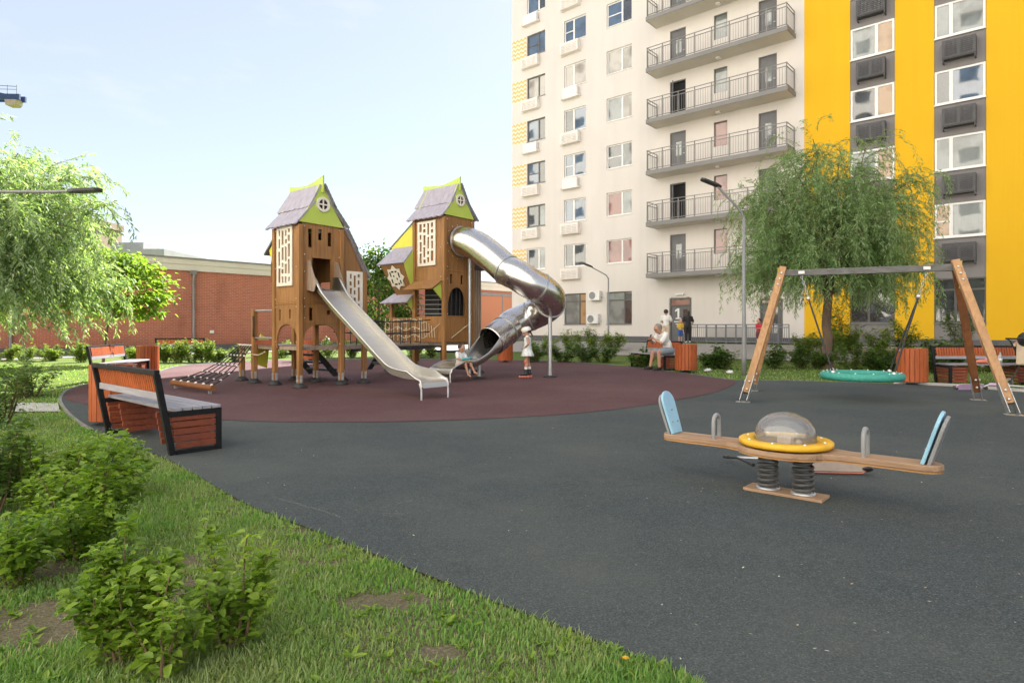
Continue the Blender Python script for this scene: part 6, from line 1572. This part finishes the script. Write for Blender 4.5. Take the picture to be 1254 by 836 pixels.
# ------------------------------------------------------------------ grass
poly = np.array(RUBBER_POLY)
def inside(P, poly):
    x, y = P[:, 0], P[:, 1]; res = np.zeros(len(P), bool); j = len(poly) - 1
    for i in range(len(poly)):
        xi, yi = poly[i]; xj, yj = poly[j]
        c = ((yi > y) != (yj > y)) & (x < (xj - xi) * (y - yi) / (yj - yi + 1e-12) + xi); res ^= c; j = i
    return res
def wave(P, seed, f):
    r = np.random.default_rng(seed); s = np.zeros(len(P))
    for k in range(6):
        a = r.uniform(0, 6.28); s += np.sin((P[:, 0] * math.cos(a) + P[:, 1] * math.sin(a)) * f * r.uniform(.6, 1.7) + r.uniform(0, 6.28))
    return s / 6
def grass(n, ymin, ymax, kmin, kmax, hmul, wmul, seed, name, bare):
    r = np.random.default_rng(seed)
    Y = ymin * (ymax / ymin) ** (r.random(n)); k = r.uniform(kmin, kmax, n); P = np.stack([k * Y, Y], 1)
    P = P[~inside(P, poly)]
    m_ = wave(P, 3, 2.6) * .6 + wave(P, 8, 9) * .5
    keep = m_ + r.uniform(-.3, .3, len(P)) < .42
    for (cx_, cy_, rx_, ry_) in bare: keep &= ~((((P[:, 0] - cx_) / rx_) ** 2 + ((P[:, 1] - cy_) / ry_) ** 2 + wave(P, 5, 22) * .9 + wave(P, 6, 60) * .5 + r.uniform(-.9, .5, len(P))) < 1)
    P = P[keep]; n = len(P)
    tall = .6 + .5 * np.clip(wave(P, 21, 4) + .5, 0, 1.3)
    H = r.uniform(.010, .042, n) * np.where(r.random(n) < .04, 1.9, 1) * hmul * tall * (1 + .0 * P[:, 1]); Wd = r.uniform(.0014, .0030, n) * wmul * (1 + P[:, 1] * .12)
    a = r.uniform(0, 6.283, n); ln = r.uniform(.15, .95, n) * H; dx, dy = np.cos(a) * ln, np.sin(a) * ln
    sx_, sy_ = -np.sin(a) * Wd, np.cos(a) * Wd
    gz = np.array([ground_z(x, y) for x, y in P]); z = np.zeros(n)
    b1 = np.stack([P[:, 0] - sx_, P[:, 1] - sy_, gz - .003], 1); b2 = np.stack([P[:, 0] + sx_, P[:, 1] + sy_, gz - .003], 1)
    m1 = np.stack([P[:, 0] + dx * .35 - sx_ * .8, P[:, 1] + dy * .35 - sy_ * .8, gz + H * .6], 1); m2 = np.stack([P[:, 0] + dx * .35 + sx_ * .8, P[:, 1] + dy * .35 + sy_ * .8, gz + H * .6], 1)
    t1 = np.stack([P[:, 0] + dx - sx_ * .12, P[:, 1] + dy - sy_ * .12, gz + H], 1); t2 = np.stack([P[:, 0] + dx + sx_ * .12, P[:, 1] + dy + sy_ * .12, gz + H], 1)
    V = np.stack([b1, b2, m2, m1, t2, t1], 1).reshape(-1, 3); base = (np.arange(n) * 6)[:, None]
    Fi = np.concatenate([base + np.array([[0, 1, 2, 3]]), base + np.array([[3, 2, 4, 5]])], 1).reshape(-1)
    o = np_mesh(name, V, Fi, 4, GM, None); return o
GM = leaf_mat('grass_blades', [(0, (.08, .20, .035)), (.45, (.13, .32, .05)), (.82, (.22, .40, .08)), (1, (.44, .42, .23))], .4, .55)
bare = [(G(470, 735).x, G(470, 735).y, .26, .09), (G(55, 765).x, G(55, 765).y, .30, .22), (G(225, 722).x, G(225, 722).y, .16, .14), (G(205, 690).x, G(205, 690).y, .2, .12), (G(540, 800).x, G(540, 800).y, .10, .05), (G(385, 690).x, G(385, 690).y, .14, .05), (G(30, 700).x, G(30, 700).y, .25, .15)]
g1_ = grass(330000, 1.75, 9.5, -.92, .42, 1.0, 1.0, 5, 'grass', bare); tag(g1_, 'short green grass of the near lawn beside the rubber', 'grass', kind='stuff')
g2_ = grass(60000, 9.5, 21, -.92, .95, 1.15, 1.7, 6, 'grass', []); tag(g2_, 'short grass of the far lawn strips', 'grass', kind='stuff')
# broad-leaved weeds among the grass
r = np.random.default_rng(77); Ps, Ds, Ns = [], [], []
for i in range(620):
    Y = 1.8 * 4 ** r.random(); k = r.uniform(-.85, .38); P0 = np.array([[k * Y, Y]])
    if inside(P0, poly)[0]: continue
    n = r.integers(4, 9); a = r.uniform(0, 6.28, n)
    Ps.append(np.stack([np.full(n, k * Y), np.full(n, Y), np.full(n, .006)], 1)); Ds.append(np.stack([np.cos(a), np.sin(a), r.uniform(.25, 1.0, n)], 1)); Ns.append(np.stack([r.normal(0, .2, n), r.normal(0, .2, n), np.ones(n)], 1))
P_ = np.concatenate(Ps); n = len(P_); V, Fi = leaf_verts(P_, np.concatenate(Ds), np.concatenate(Ns), r.uniform(.018, .07, n), r.uniform(.008, .022, n), .2)
tag(np_mesh('weeds', V, Fi, 4, LF_M['shrub'], None), 'broad leaved weeds scattered through the near grass', 'weeds', kind='stuff')
p = G(764, 822); dn = empty('dandelion', Vector((p.x, p.y, 0))); tag(dn, 'single yellow dandelion in the grass at the rubber edge', 'flower')
MB().tube([(0, 0, 0), (.004, 0, .03), (.006, 0, .05)], .0016, 6).build('stalk', LF_M['shrub'], dn)
b = MB()
for i in range(40):
    a = i * 2.4; q = .2 + .8 * i / 40; b.beam((.006, 0, .05), (.006 + .014 * q * math.cos(a), .014 * q * math.sin(a), .056 - .004 * q), .003, .0012)
b.build('flower_head', M['yellowp'], dn)

# small litter on the rubber: dry leaf bits, grit and pale flecks
r = np.random.default_rng(101); n = 380
Y = 2.2 * 9 ** r.random(n); k = r.uniform(-.75, .95, n); P_ = np.stack([k * Y, Y], 1); P_ = P_[inside(P_, poly)]; n = len(P_)
P3_ = np.concatenate([P_, np.full((n, 1), .0245)], 1); a = r.uniform(0, 6.28, n)
V, Fi = leaf_simple(P3_, np.stack([np.cos(a), np.sin(a), r.uniform(0, .3, n)], 1), np.tile([0, 0, 1.0], (n, 1)), r.uniform(.006, .022, n), r.uniform(.004, .012, n))
dm = leaf_mat('dry_leaf_bits', [(0, (.12, .09, .05)), (.4, (.26, .20, .12)), (.7, (.45, .42, .36)), (1, (.7, .68, .62))], .1)
tag(np_mesh('leaf_litter', V, Fi, 4, dm, None), 'dry leaf bits and pale grit scattered over the rubber', 'litter', kind='stuff')
